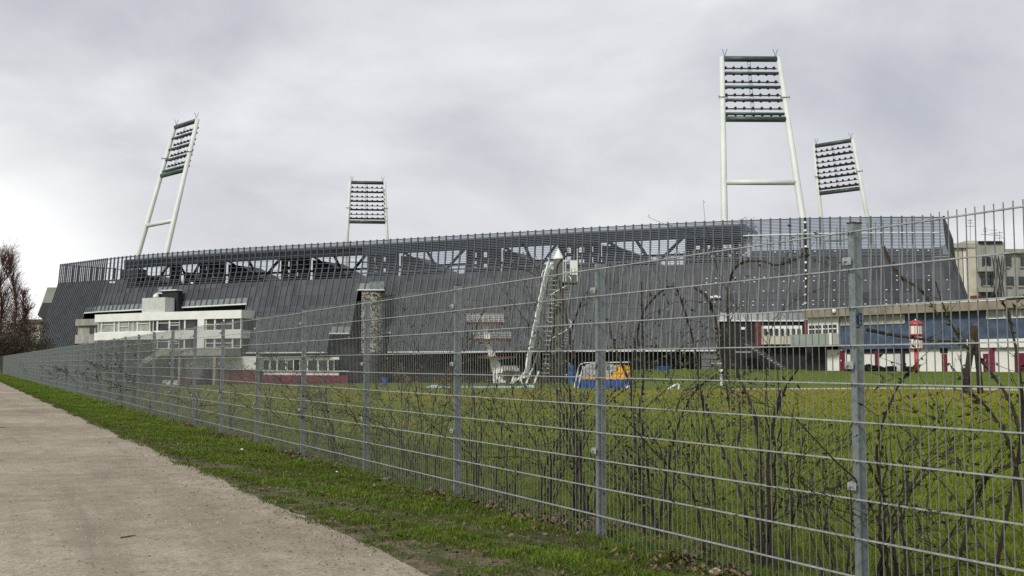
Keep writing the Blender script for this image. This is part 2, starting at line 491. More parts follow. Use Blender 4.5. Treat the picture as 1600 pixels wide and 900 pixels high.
# ------------------------------------------------------------ fence line (plan)
P0 = on_ground(938, 848)
P0S = 0.055   #                                  # foot of the third post from the right
fd = ray(-64, HZ); FD = Vector((fd.x, fd.y, 0)).normalized()  # along the fence, away from the eye
P0 = P0 + FD * P0S
FN = Vector((FD.y, -FD.x, 0))                              # to the stadium side of the fence
def FP(t, off=0.0, z=0.0): 
    q = P0 + FD * t + FN * off
    return Vector((q.x, q.y, z))
def fence_pt(px, py, off=0.3):
    return on_plane(px, py, FP(0, off), FN)
def fence_t(px, off=0.3):
    q = fence_pt(px, 600, off)
    return (q - P0).dot(FD)
EDGE = -(P0 - on_ground(633, 883)).dot(FN) * -1            # signed distance of the path edge from the fence
EDGE = (on_ground(633, 883) - P0).dot(FN)                  # negative: on the eye's side

# ------------------------------------------------------------ GROUND
def ground_z(x, y):
    d = (y - 48) / 22.0
    d = max(0.0, min(1.0, d))
    sd_ = ((x - P0.x) * FN.x + (y - P0.y) * FN.y - 4) / 14.0
    sd_ = max(0.0, min(1.0, sd_))
    hi = 0.30 * d * d * (3 - 2 * d)
    e_ = max(0.0, min(1.0, (y - 61) / 22.0))
    lo = -3.1 * e_ * e_ * (3 - 2 * e_)
    w_ = max(0.0, min(1.0, (x / max(y, 1.0) - 0.085) / 0.03)); w_ = w_ * w_ * (3 - 2 * w_)
    if x / max(y, 1.0) > .5: w_ = 1.0
    return (hi * w_ + (lo if e_ > 0 else hi) * (1 - w_)) * sd_
mb = MB()
xs = [-2500, -900, -300, -160] + list(range(-122, 123, 2)) + [160, 300, 900, 2500]
ys = [-2500, -600, -100, -20] + list(range(0, 300, 3)) + [400, 1200, 4000]
idx = {}
for j, y in enumerate(ys):
    for i, x in enumerate(xs):
        idx[i, j] = len(mb.v); mb.v.append((x, y, ground_z(x, y)))
for j in range(len(ys) - 1):
    for i in range(len(xs) - 1):
        mb.f.append((idx[i, j], idx[i + 1, j], idx[i + 1, j + 1], idx[i, j + 1])); mb.m.append(0)
g_ = mb.build('ground', M['turf'], smooth=True); tag(g_, kind='structure')

# gravel path: own frame, local x across (towards fence negative->0 at its edge), local y along
def vnoise(t, seed=0.0):
    return (math.sin(t * 1.3 + seed) * .5 + math.sin(t * 3.7 + seed * 2.1) * .28 + math.sin(t * 9.1 + seed * .7) * .16 + math.sin(t * 23.0 + seed) * .08)
def edge_off(t):
    return EDGE + 0.09 * vnoise(t, 1.0) + 0.02 * math.sin(t * 17.0)
mb = MB()
ts = list(np.concatenate([np.arange(-12, 25, 0.08), np.arange(25, 119, 0.6)]))
for a, b in zip(ts[:-1], ts[1:]):
    p = [FP(a, edge_off(a) + .10, .004), FP(b, edge_off(b) + .10, .004), FP(b, EDGE - 7, .004), FP(a, EDGE - 7, .004)]
    mb.quad(p[0], p[1], p[2], p[3])
mb.quad(FP(118.9, EDGE, .004), FP(160, EDGE - 12, .004), FP(160, EDGE - 19, .004), FP(118.9, EDGE - 7, .004))
rot = math.atan2(FD.x, FD.y)
pr = bpy.data.objects.new('path', None)
po = mb
Mi = Matrix.Rotation(-rot, 4, 'Z')
loc = FP(0, EDGE)
mat_w = Matrix.Translation(loc) @ Mi
po.v = [tuple(mat_w.inverted() @ Vector(p)) for p in po.v]
bpy.data.objects.remove(pr)
path = po.build('path', M['path']); path.matrix_basis = mat_w
path.name = 'gravel_path'; tag(path, kind='structure')
mb = MB()
ts2 = list(np.concatenate([np.arange(-14, 30, 0.25), np.arange(30, 117, 1.5)]))
for a, b in zip(ts2[:-1], ts2[1:]):
    mb.quad(FP(a, .1, .008), FP(b, .1, .008), FP(b, EDGE + .03 + .05 * vnoise(b, 6), .008), FP(a, EDGE + .03 + .05 * vnoise(a, 6), .008))
o = mb.build('verge_soil', M['verge_soil']); tag(o, kind='structure')
# soil strip under the fence
mb = MB()
for a, b in zip(ts[:-1:4], ts[4::4]):
    o0, o1 = -0.28 + 0.12 * vnoise(a * 1.4, 4), -0.28 + 0.12 * vnoise(b * 1.4, 4)
    i0, i1 = 0.75 + 0.2 * vnoise(a, 9), 0.75 + 0.2 * vnoise(b, 9)
    mb.quad(FP(a, i0, .004), FP(b, i1, .004), FP(b, o1, .004), FP(a, o0, .004))
mb.v = [(x, y, .012) for x, y, z in mb.v]
o = mb.build('soil_bed', M['soil']); tag(o, kind='structure')
# fresh green bank in front of the buildings
mb = MB()
def bank_pt(px, Y):
    q = at(px, 590, Y); return Vector((q.x, Y, ground_z(q.x, Y) + .006))
yy = [50, 52, 56, 60, 65, 70, 90, 132]
for a, b in zip(yy[:-1], yy[1:]):
    mb.quad(bank_pt(990, a), bank_pt(1800, a), bank_pt(1800, b), bank_pt(990, b))
o = mb.build('mown_bank', M['bank']); tag(o, kind='structure')
# paved footpath across the lawn
mb = MB()
pa, pb, pc = on_ground(1160, 609.5, .02), on_ground(1420, 607.8, .02), on_ground(1800, 614, .02)
def strip(a, b, w, z0, z1):
    d = (b - a).normalized(); n = Vector((-d.y, d.x, 0)) * w
    mb.hexa([Vector((p.x, p.y, z0)) for p in (a, b, b + n, a + n)], [Vector((p.x, p.y, z1)) for p in (a, b, b + n, a + n)])
strip(pa, pb, 1.2, -.05, .06); strip(pb, pc, 2.2, -.05, .055)
o = mb.build('footpath', M['paving']); tag(o, kind='structure')

# ------------------------------------------------------------ grass blades (stuff)
rng = np.random.default_rng(3)
FDn, FNn, P0n = np.array(FD), np.array(FN), np.array(P0)
def blades(base, h, w, lean, tint):
    n = len(base)
    a = rng.uniform(0, 2 * np.pi, n); la = rng.uniform(0, 2 * np.pi, n)
    wx = np.stack([np.cos(a), np.sin(a), np.zeros(n)], 1) * w[:, None] * .5
    ln = np.stack([np.cos(la), np.sin(la), np.zeros(n)], 1) * (h * lean)[:, None]
    up = np.zeros((n, 3)); up[:, 2] = h
    v = np.empty((n, 5, 3))
    v[:, 0] = base - wx; v[:, 1] = base + wx
    mid = base + up * .55 + ln * .35
    v[:, 2] = mid + wx * .8; v[:, 3] = mid - wx * .8
    v[:, 4] = base + up * (1 - .35 * lean[:, None]) + ln
    i = np.arange(n)[:, None] * 5
    f = np.concatenate([i + np.array([[0, 1, 2]]), i + np.array([[0, 2, 3]]), i + np.array([[3, 2, 4]])], 0)
    return v.reshape(-1, 3), f, np.repeat(tint, 5)
def lump(x, y, s, seed):
    return (np.sin(x * s + seed) * np.cos(y * s * 1.1 + seed * 1.7) + .6 * np.sin(x * s * 2.3 + y * s * 1.9 + seed * 3) + .4 * np.cos(y * s * 4.1 - x * s * 3.3 + seed))
# verge between path and fence
n = 520000
u = rng.uniform(0, 1, n)
t_ = -5.4 + 122 * u ** 2.2
eo = np.array([edge_off(x) for x in t_])
v_ = rng.uniform(0, 1, n)
off = eo - 0.05 + (0.30 - eo) * v_ 
pos = P0n + FDn * t_[:, None] + FNn * off[:, None]
lm = lump(pos[:, 0], pos[:, 1], 3.2, 0.4)
lm2 = lump(pos[:, 0], pos[:, 1], 9.0, 2.4)
lm3 = lump(pos[:, 0], pos[:, 1], 1.3, 5.0)
rel = (off - eo) / (0.0 - eo)
patch = lm3 + .55 * lm + .35 * lm2 + 1.2 * np.clip((t_ - 8) / 10, 0, 1) + .6 * (rel - .5)
keep = (patch > -1.9 + 0.2 * (rel < .12) + .25 * (rel > .85)) & (rng.uniform(0, 1, n) < np.clip(.55 + rel * 4, 0, 1))
keep &= rng.uniform(0, 1, n) < np.clip(.85 + .4 * patch, .42, 1)
pos, t_, lm, lm2, rel, patch = pos[keep], t_[keep], lm[keep], lm2[keep], rel[keep], patch[keep]
n = len(pos)
far = np.clip((t_ + 3) / 45, 0, 2.2)
h = .85 * (0.020 + 0.018 * rng.uniform(0, 1, n) + 0.018 * np.clip(lm, 0, 1.5) + .012 * np.clip(lm2, 0, 1.5)) * (.75 + .5 * np.clip(rel * 2, 0, 1)) * (1 + .4 * far)
tall = (rng.uniform(0, 1, n) < .012 + .05 * (rel > .8))
h[tall] *= 1.9
h *= 1 + .35 * np.clip((rel - .6) * 3, 0, 1)
pos[:, 2] = 0.0 + 0.012 * np.clip(lm + lm2 * .6, -.3, 1.5)
w = rng.uniform(.003, .0055, n) * (1 + 4 * far)
tint = np.clip(rng.normal(.49, .19, n) + .16 * (rel - .45) + .10 * np.clip((t_ - 6) / 15, 0, 1) + .16 * lm + .08 * lm2 - .18 * (rel < .15), 0, 1)
v, f, c = blades(pos, h, w, rng.uniform(.2, 1.1, n), tint)
go = np_mesh('verge_grass', v, f, M['blade'], colattr=c)
tag(go, 'tufted green grass verge between the gravel path and the wire fence', 'grass', kind='stuff')
# lawn behind the fence
n = 330000
Yd = 4.5 * (52 / 4.5) ** rng.uniform(0, 1, n) ** 0.85
X_ = Yd * rng.uniform(-.36, .56, n)
pos = np.stack([X_, Yd, np.zeros(n)], 1)
side = ((pos - P0n) @ FNn)
lm = lump(pos[:, 0], pos[:, 1], 1.1, 1.4); lm2 = lump(pos[:, 0], pos[:, 1], 4.0, 7.4)
k = (side > 0.15) & (rng.uniform(0, 1, n) < np.clip(.75 + .25 * lm + .2 * lm2, .2, 1))
pos, Yd, lm, lm2 = pos[k], Yd[k], lm[k], lm2[k]; n = len(pos)
h = (.03 + .035 * rng.uniform(0, 1, n) + .02 * np.clip(lm2, 0, 1)) * (1 + Yd / 60)
w = .004 * (1 + Yd / 7)
lm4 = lump(pos[:, 0], pos[:, 1], .37, 2.2)
tint = np.clip(rng.normal(.36, .15, n) + .12 * lm + .06 * lm2 + .10 * lm4 + np.clip((Yd - 17) / 48, -.08, .5), 0, 1)
v, f, c = blades(pos, h, w, rng.uniform(.2, 1.0, n), tint)
go = np_mesh('lawn_grass', v, f, M['blade_lawn'], colattr=c)
tag(go, 'olive green lawn grass on the field behind the wire fence', 'grass', kind='stuff')

# leaf litter along the foot of the fence, pebbles and twigs on the path
def flakes(pos, size, nrm_tilt, name, m):
    n = len(pos)
    a = rng.uniform(0, 2 * np.pi, n)
    ux = np.stack([np.cos(a), np.sin(a), rng.uniform(-nrm_tilt, nrm_tilt, n)], 1) * size[:, None]
    uy = np.stack([-np.sin(a), np.cos(a), rng.uniform(-nrm_tilt, nrm_tilt, n)], 1) * size[:, None] * .62
    v = np.empty((n, 6, 3))
    curl = np.zeros((n, 3)); curl[:, 2] = size * .35
    v[:, 0] = pos - ux; v[:, 1] = pos - ux * .35 - uy + curl * .6; v[:, 2] = pos + ux * .4 - uy * .8 + curl
    v[:, 3] = pos + ux; v[:, 4] = pos + ux * .3 + uy + curl * .8; v[:, 5] = pos - ux * .45 + uy * .8 + curl * .4
    f = np.arange(n)[:, None] * 6 + np.arange(6)[None]
    return np_mesh(name, v.reshape(-1, 3), f, m)
n = 9000
t_ = -3.5 + 34 * rng.uniform(0, 1, n) ** 1.5
off = rng.normal(.05, .17, n)
pos = P0n + FDn * t_[:, None] + FNn * off[:, None]
k = lump(pos[:, 0], pos[:, 1], 2.4, 3.3) > -.25
pos = pos[k]; pos[:, 2] = rng.uniform(.02, .075, len(pos))
o = flakes(pos, rng.uniform(.010, .026, len(pos)), .9, 'leaf_litter', M['litter'])
tag(o, 'brown and pale dead leaves lying along the foot of the fence', 'leaf litter', kind='stuff')
n = 3200
t_ = -3.5 + 40 * rng.uniform(0, 1, n) ** 1.6
off = EDGE + np.abs(rng.normal(0, .45, n)) * -1 + rng.uniform(0, .35, n)
far = rng.uniform(0, 1, n) < .35
off[far] = EDGE - rng.uniform(0, 3.5, far.sum())
pos = P0n + FDn * t_[:, None] + FNn * off[:, None]; pos[:, 2] = .008
o = flakes(pos, rng.uniform(.004, .013, n), .4, 'path_litter', M['litter'])
n = 2600; t_v = -3.5 + 26 * rng.uniform(0, 1, n) ** 1.5; off_v = EDGE * rng.uniform(0, 1, n) ** .8
pos = P0n + FDn * t_v[:, None] + FNn * off_v[:, None]; pos[:, 2] = rng.uniform(.02, .045, n)
o2 = flakes(pos, rng.uniform(.008, .02, n), .7, 'verge_leaves', M['litter'])
tag(o2, 'dead brown leaves strewn over the grass verge', 'leaf litter', kind='stuff')
tag(o, 'small dead leaf bits scattered over the gravel path and its grassy edge', 'leaf litter', kind='stuff')
mb = MB()
for i in range(900):
    tt = -3.5 + 30 * random.random() ** 1.5
    q = FP(tt, EDGE - random.random() * 4.2 + .1, .006)
    r = random.uniform(.003, .009)
    mb.tube([q - Vector((0, 0, r * .3)), q + Vector((0, 0, r * .5)), q + Vector((0, 0, r))], [r * 1.1, r, r * .4], 5)
o = mb.build('path_pebbles', M['stone'])
tag(o, 'tiny pale pebbles lying loose on the gravel path', 'pebbles', kind='stuff')

# twigs seen on the path
for (pp, lab) in (([(238, 652), (262, 651), (300, 649), (322, 650)], 'thin fallen twig on the far gravel path near the grass edge'),
                  ([(0, 668), (8, 667), (14, 668)], 'short dark stick on the gravel path at the left edge of the picture'),
                  ([(188, 840), (200, 838), (212, 836)], 'short dark twig lying on the near gravel path'),):
    mb = MB(); pts = [on_ground(x, y, .01) for x, y in pp]
    mb.tube(pts, [.006] * (len(pts) - 1) + [.003], 5)
    o = mb.build('fallen_twig', M['twig']); tag(o, lab, 'twig', 'twigs fallen on the path')
# pale litter by the fence foot
for (px, py, s, lab) in ((602, 748, .035, 'crumpled pale paper scrap between the fourth and third posts from the right'),
                         (378, 702, .028, 'small white scrap in the grass by the sixth post from the right'),
                         (526, 737, .022, 'folded pale leaf on the grass left of the fourth post from the right'),
                         (1118, 893, .05, 'round tan dead leaf below the fence near the bottom edge of the picture')):
    q = on_ground(px, py, .03); mb = MB()
    a = Vector((s, 0, 0)); b = Vector((0, s * .6, s * .3)); u = Vector((0, 0, s * .5))
    mb.poly([q - a, q - b * .7 - u * .3, q + u]); mb.poly([q - b * .7 - u * .3, q + a, q + u]); mb.poly([q + a, q + b * .8, q + u]); mb.poly([q + b * .8, q - a, q + u])
    o = mb.build('litter_scrap', M['stone'] if px > 1000 else M['sign']); tag(o, lab, 'litter', 'scraps lying by the fence')

# ------------------------------------------------------------ FENCE
fence_ang = math.atan2(FD.y, FD.x)
PL = 2.52
fence = empty('wire_mesh_fence', P0 - Vector((0, 0, .022)), 0.0, 'long galvanised double-rod mesh fence running from the right foreground to the far left', 'fence')
def local(parent, o): return o
# template panel (local x along the fence, y towards the stadium)
pm = MB()
for k in range(11):
    z = 0.012 + 0.2 * k
    for s in (-1, 1):
        pm.mi = 0
        y = s * 0.0056
        pm.box(0.0, PL - .01, y - .0032, y + .0032, z - .0032, z + .0032)
pm.mi = 1
nv = int(round(PL / .05))
for i in range(nv):
    x = 0.035 + i * .05
    pm.box(x - .002, x + .002, -.002, .002, 0.0, 2.045)
panel_me = None
post_mb = MB()
post_mb.box(-.02, .02, -.072, -.012, -.1, 2.06)
post_mb2 = MB(); post_mb2.box(-.023, .023, -.075, -.010, 2.0605, 2.069)
cl = MB()
cl.box(-.022, .036, .0095, .0135, -.02, .02); cl.box(.0205, .036, -.03, .0093, -.02, .02)
cl.tube([(.014, .0137, 0), (.014, .030, 0)], .008, 6)
def mk(mbo, name, mats):
    me = bpy.data.meshes.new(name); me.from_pydata(mbo.v, [], mbo.f)
    for m in (mats if isinstance(mats, list) else [mats]): me.materials.append(m)
    if isinstance(mats, list): me.polygons.foreach_set('material_index', mbo.m)
    me.update(); return me
panel_me = mk(pm, 'mesh_panel', [M['galv_wire'], M['galv_rod']])
post_me = mk(post_mb, 'post', M['galv_post']); cap_me = mk(post_mb2, 'post_cap', M['dark_steel']); clamp_me = mk(cl, 'clamp', M['galv_wire'])
def put(me, name, parent, loc, rz=0.0):
    o = bpy.data.objects.new(name, me); o.location = loc; o.rotation_euler = (0, 0, rz); o.parent = parent
    col.objects.link(o); return o
NP = 47
fr = random.Random(5)
def station(pos, ang, near):
    """pos relative to the fence root"""
    p = put(post_me, 'post', fence, pos, ang)
    put(cap_me, 'post_cap', p, (0, 0, 0))
    if near:
        for zc in (1.86, 1.31, .68): put(clamp_me, 'clamp', p, (0, 0, zc))
for i in range(-3, NP + 1):
    base = FD * (i * PL)
    station(base, fence_ang, i < 16)
    dz = fr.uniform(-.004, .004)
    if i < NP: put(panel_me, 'mesh_panel', fence, base + Vector((0, 0, dz)), fence_ang)
corner = FD * (NP * PL)
d2 = Vector((-.80, .60, 0)); a2 = math.atan2(d2.y, d2.x)
for i in range(6):
    put(panel_me, 'mesh_panel', fence, corner + d2 * (i * PL), a2)
    station(corner + d2 * ((i + 1) * PL), a2, False)
# graffiti tag on the nearest post
pp = MB()
pbase = P0 + FD * (-PL)
ex = Vector((math.cos(fence_ang), math.sin(fence_ang), 0)); ny = FN
def gf(u, z):     # on the face of the post that looks along the fence towards the right
    return pbase - ex * .0212 + ny * (.012 + u) + Vector((0, 0, z))
z0 = on_plane(1345, 500, pbase, FN).z
for poly in ([(.006, .03), (.010, -.02)], [(.010, -.02), (.020, .035)], [(.020, .035), (.024, -.025)], [(.034, .04), (.052, .03)], [(.052, .03), (.038, .005)], [(.038, .005), (.054, -.012)], [(.054, -.012), (.034, -.026)], [(.004, -.036), (.03, -.034)]):
    (u0, q0), (u1, q1) = poly
    pp.tube([gf(u0, z0 + q0), gf(u1, z0 + q1)], .0042, 4)
post_near = [c for c in fence.children if c.name.startswith('post') and (c.location - FD * (-PL)).length < .01][0]
o = pp.build('graffiti_scribble', M['ink'], post_near); o['label'] = 'dark blue scribbled graffiti tag'
for me_ in (post_me,):
    pass

# ------------------------------------------------------------ STADIUM
ZT = 24.0
def line_pt(px, py, z):         # ray meets a given height
    d = ray(px, py); return EYE + d * ((z - CH) / d.z)
TR = line_pt(1474, 338, ZT); 
TL0 = line_pt(95, 413, ZT)
U = Vector((TL0.x - TR.x, TL0.y - TR.y, 0)).normalized()      # along the facade, right to left
N = Vector((U.y, -U.x, 0))
if N.y > 0: N = -N                                            # outward, towards the eye
_cs, _cb = [], []
for _px, _py in ((1474, 338), (1330, 338.7), (1200, 341.5), (1080, 346.5), (1000, 350.5), (850, 359.5), (700, 368.5), (520, 378), (350, 389), (168, 403.5)):
    _t = line_pt(_px, _py, ZT); _cs.append((_t - TR).dot(U)); _cb.append((_t - TR).dot(N))
_pf = np.polyfit(_cs, _cb, 4)
def bulge(s):
    s = max(0.0, min(s, _cs[-1]))
    return float(np.polyval(_pf, s) - np.polyval(_pf, 0.0))
def SP(s, off, z): 
    q = TR + U * s + N * (off + bulge(s))
    return Vector((q.x, q.y, z))
def on_f(px, py, off):
    o_ = off + 8
    for _ in range(12):
        q = on_plane(px, py, TR + N * o_, N)
        o_ = off + bulge((q - TR).dot(U))
    return q
def s_of(px, off, py=500):
    return (on_f(px, py, off) - TR).dot(U)
def z_of(px, py, off): return on_f(px, py, off).z
def foff(z):
    z = min(z, ZT)
    if z > 19.5: return (ZT - z) / 4.5 * .35
    return .35 + (19.5 - z) / 16.1 * 4.9
SK = s_of(168, 0, 404)                                        # fold where the left corner starts
K = SP(SK, 0, ZT)
L3 = Vector((TL0.x, TL0.y, ZT))
D3 = (L3 - K).normalized(); kx = (L3 - K).length
N3 = Vector((D3.y, -D3.x, 0));  N3 = -N3 if N3.dot(N) < 0 else N3
stadium = empty('football_stadium', SP(SK / 2, 0, 0), 0.0, 'huge grey stadium with ribbed leaning solar-glass facade across the whole background', 'stadium')
plan = []          # (plan point at the top, outward vector) for each rib
end_dir = -N
nret = 22
for i in range(nret, 0, -1):
    plan.append((TR + end_dir * (i * 1.5), -U * 1.0))
plan.append((TR, (N - U)))
nb = int(SK / 1.45)
for i in range(1, nb):
    q_ = SP(SK * i / nb, 0, ZT); plan.append((q_, N))
plan.append((K, (N + N3) / (1 + N.dot(N3))))
nc = max(6, int(kx / .85))
for i in range(1, nc):
    plan.append((K + D3 * (kx * i / nc), N3))
plan.append((L3, N3 * 1.0))
back = (-N * .9 + U * -.25).normalized()
nl = 14
for i in range(1, nl):
    plan.append((L3 + back * (i * 1.5), (N3 * max(0, 1 - i * .35) + U * min(1, i * .35))))
def fpt(i, z, extra=0.0):
    p, o_ = plan[i]
    q = p + o_ * (foff(z) + extra)
    return Vector((q.x, q.y, z))
def bottom_z(px):
    ys = None
    if px < 124: return 0.0
    if px < 377:
        if 233 < px < 259: return z_of(px, 457, 3)
        return z_of(px, 488 - (px - 122) * 14 / 255, 3)
    if px < 527: return 3.3
    if px < 557: return z_of(px, 520, 4)
    if px < 594: return z_of(px, 452, 2)
    if px < 621: return z_of(px, 519, 4)
    if px < 1126: return 3.3
    if px < 1262: return z_of(px, 500, 4)
    return 2.2
pxs = [project(fpt(i, 9 if plan[i][0].y > 200 else 12))[0] for i in range(len(plan))]
bots = []
for i in range(len(plan) - 1):
    main = nret <= i
    pc_ = .5 * (pxs[i] + pxs[i + 1])
    bots.append(bottom_z(pc_) if main else 2.2)
# cladding, in stretches
low = {}; up = {}; hem = {}; ledge = {}; joint = {}; zprev = None; run = 0
ZU = lambda px: z_of(px, {0: 0}.get(0, 0), 0)
def upper_bottom(px):          # photo: height where the opaque cladding starts
    if px < 180: return z_of(px, 438, 1)
    if px < 1165: return 17.0
    if px < 1500: return z_of(px, 402, 1)
    return 17
for i in range(len(plan) - 1):
    px = .5 * (pxs[i] + pxs[i + 1])
    zb = bots[i]
    ret_r = i < nret; ret_l = i >= len(plan) - nl
    zu = 18.0 if ret_r or ret_l else upper_bottom(px)
    if 233 < px < 259 or zb > zu: zu = max(zu, zb + .5)
    if zprev is None or abs(zprev - zb) > .5: run += 1
    zprev = zb
    key = 'r' if ret_r else 'l' if ret_l else ('c' if px < 168 else 'm1' if px < 560 else 'm2' if px < 1126 else 'm3')
    L = low.setdefault((key, run), MB())
    has_hem = (122 <= px < 377) or (527 < px < 621) or (1126 <= px < 1262)
    zlow = zb
    if has_hem and not ret_r:
        hz = zb + 1.15
        hem.setdefault(run, MB()).quad(fpt(i, zb), fpt(i, hz), fpt(i + 1, hz), fpt(i + 1, zb)); zlow = hz
    zs = [zlow] + [z for z in (19.5,) if zlow < z < zu] + [zu]
    for a, b in zip(zs[:-1], zs[1:]): L.quad(fpt(i, a), fpt(i, b), fpt(i + 1, b), fpt(i + 1, a))
    kk = 'pv_clear' if px < 560 else 'pv_mid' if px < 1160 else 'pv_dense'
    Uu = up.setdefault((kk, run), MB())
    if not ret_l:
        zs = [zu] + ([19.5] if zu < 19.5 else []) + ([22.9, ZT - .1] if 190 < px < 1165 else [ZT - .1])
        for a, b in zip(zs[:-1], zs[1:]):
            if a == 22.9: Uu = up.setdefault(('pv_dense', 'top'), MB())
            Uu.quad(fpt(i, a), fpt(i, b), fpt(i + 1, b), fpt(i + 1, a))
    # pale ledge along the hem
    a0, a1 = fpt(i, zb), fpt(i + 1, zb)
    ov = plan[i][1].normalized()
    if not (ret_r or ret_l) and not px < 122:
        ledge.setdefault(run, MB()).hexa([a0 - ov * .5 - Vector((0, 0, .22)), a1 - ov * .5 - Vector((0, 0, .22)), a1 + ov * .25 - Vector((0, 0, .22)), a0 + ov * .25 - Vector((0, 0, .22))],
                   [a0 - ov * .5, a1 - ov * .5, a1 + ov * .25, a0 + ov * .25])
    for zr in (23.9, 17.9, 11.0):
        if zr > zb + .4:
            a0, a1 = fpt(i, zr, .06), fpt(i + 1, zr, .06)
            h_ = .16 if zr > 17 else .05
            joint.setdefault((zr, run if zr < 12 else 0), MB()).hexa([a0 + Vector((0, 0, -h_)) - ov * .12, a1 + Vector((0, 0, -h_)) - ov * .12, a1 + Vector((0, 0, -h_)), a0 + Vector((0, 0, -h_))], [a0 - ov * .12, a1 - ov * .12, a1, a0])
for k_, m_ in low.items(): m_.build('opaque_cladding', M['cladding'], stadium)
for k_, m_ in up.items(): m_.build('glass_cladding', M[k_[0]], stadium)
for m_ in hem.values(): m_.build('pale_glass_hem', M['pale_hem'], stadium)
for m_ in ledge.values(): m_.build('hem_ledge', M['ledge'], stadium)
for m_ in joint.values(): m_.build('horizontal_rail', M['rib'], stadium)
# ribs: 100 largest (nearest) single, the others one object
ribs_rest = MB()
order = sorted(range(len(plan)), key=lambda i: (0 if i >= nret else 1, plan[i][0].y))
single = set(order[:99])
for i in range(len(plan)):
    zb = min(bots[min(i, len(bots) - 1)], bots[max(i - 1, 0)])
    if 122 < pxs[i] < 377 or 1126 < pxs[i] < 1262: zb = max(bots[min(i, len(bots) - 1)], 0)
    m_ = MB() if i in single else ribs_rest
    o_ = plan[i][1].normalized(); tdir = Vector((-o_.y, o_.x, 0)) * (.15 if pxs[i] < 186 and i >= nret else .125)
    zs = [zb, 19.5, ZT + .06]
    for a, b in zip(zs[:-1], zs[1:]):
        if a >= b: continue
        ia, ib = fpt(i, a, -.05), fpt(i, b, -.05); oa, ob = fpt(i, a, .14), fpt(i, b, .14)
        m_.hexa([ia - tdir, oa - tdir, oa + tdir, ia + tdir], [ib - tdir, ob - tdir, ob + tdir, ib + tdir])
    if i in single: m_.build('facade_rib', M['rib'], stadium)
rr = ribs_rest.build('facade_rib', M['rib'], stadium); rr['kind'] = 'stuff'

# things behind the glass: roof edge, trusses, stair blocks and the sloping backs of the stands
def fbox(m_, px0, px1, py0, py1, off0, off1):
    """box on a plane parallel to the facade, from its photo rectangle; heights taken at its middle"""
    c = .5 * (px0 + px1)
    s0, s1 = s_of(px0, off0), s_of(px1, off0)
    z1, z0 = z_of(c, py0, off0), z_of(c, py1, off0)
    return sbox(m_, s0, s1, off0, off1, z0, z1)
def sbox(m_, s0, s1, off0, off1, z0, z1):
    if s0 > s1: s0, s1 = s1, s0
    if s1 - s0 > 9:
        k_ = int((s1 - s0) / 6) + 1
        for i_ in range(k_): sbox(m_, s0 + (s1 - s0) * i_ / k_, s0 + (s1 - s0) * (i_ + 1) / k_, off0, off1, z0, z1)
        return m_
    m_.hexa([SP(s0, off1, z0), SP(s1, off1, z0), SP(s1, off0, z0), SP(s0, off0, z0)], [SP(s0, off1, z1), SP(s1, off1, z1), SP(s1, off0, z1), SP(s0, off0, z1)])
    return m_
sA, sB = s_of(1168, -2), s_of(196, -2)
m_ = MB(); sbox(m_, sA, sB, -1.2, -2.2, 21.5, 23.4)
for k in range(40):
    s = sA + (sB - sA) * k / 40
    sbox(m_, s, s + .25, -2.21, -11, 22.8, 23.15)
sbox(m_, sA, sB, -2.21, -11, 23.16, 23.3)
m_.build('roof_edge', M['truss'], stadium)
m_ = MB()
sbox(m_, s_of(1476, -5), sA - .1, -5.0, -5.6, 18.4, 19.4)          # dark beam through the open corner
m_.build('corner_beam', M['truss'], stadium)
m_ = MB(); sbox(m_, s_of(1476, -5), sA - .1, .62, .45, 21.3, 21.44); m_.build('light_rail', M['white_paint'], stadium)
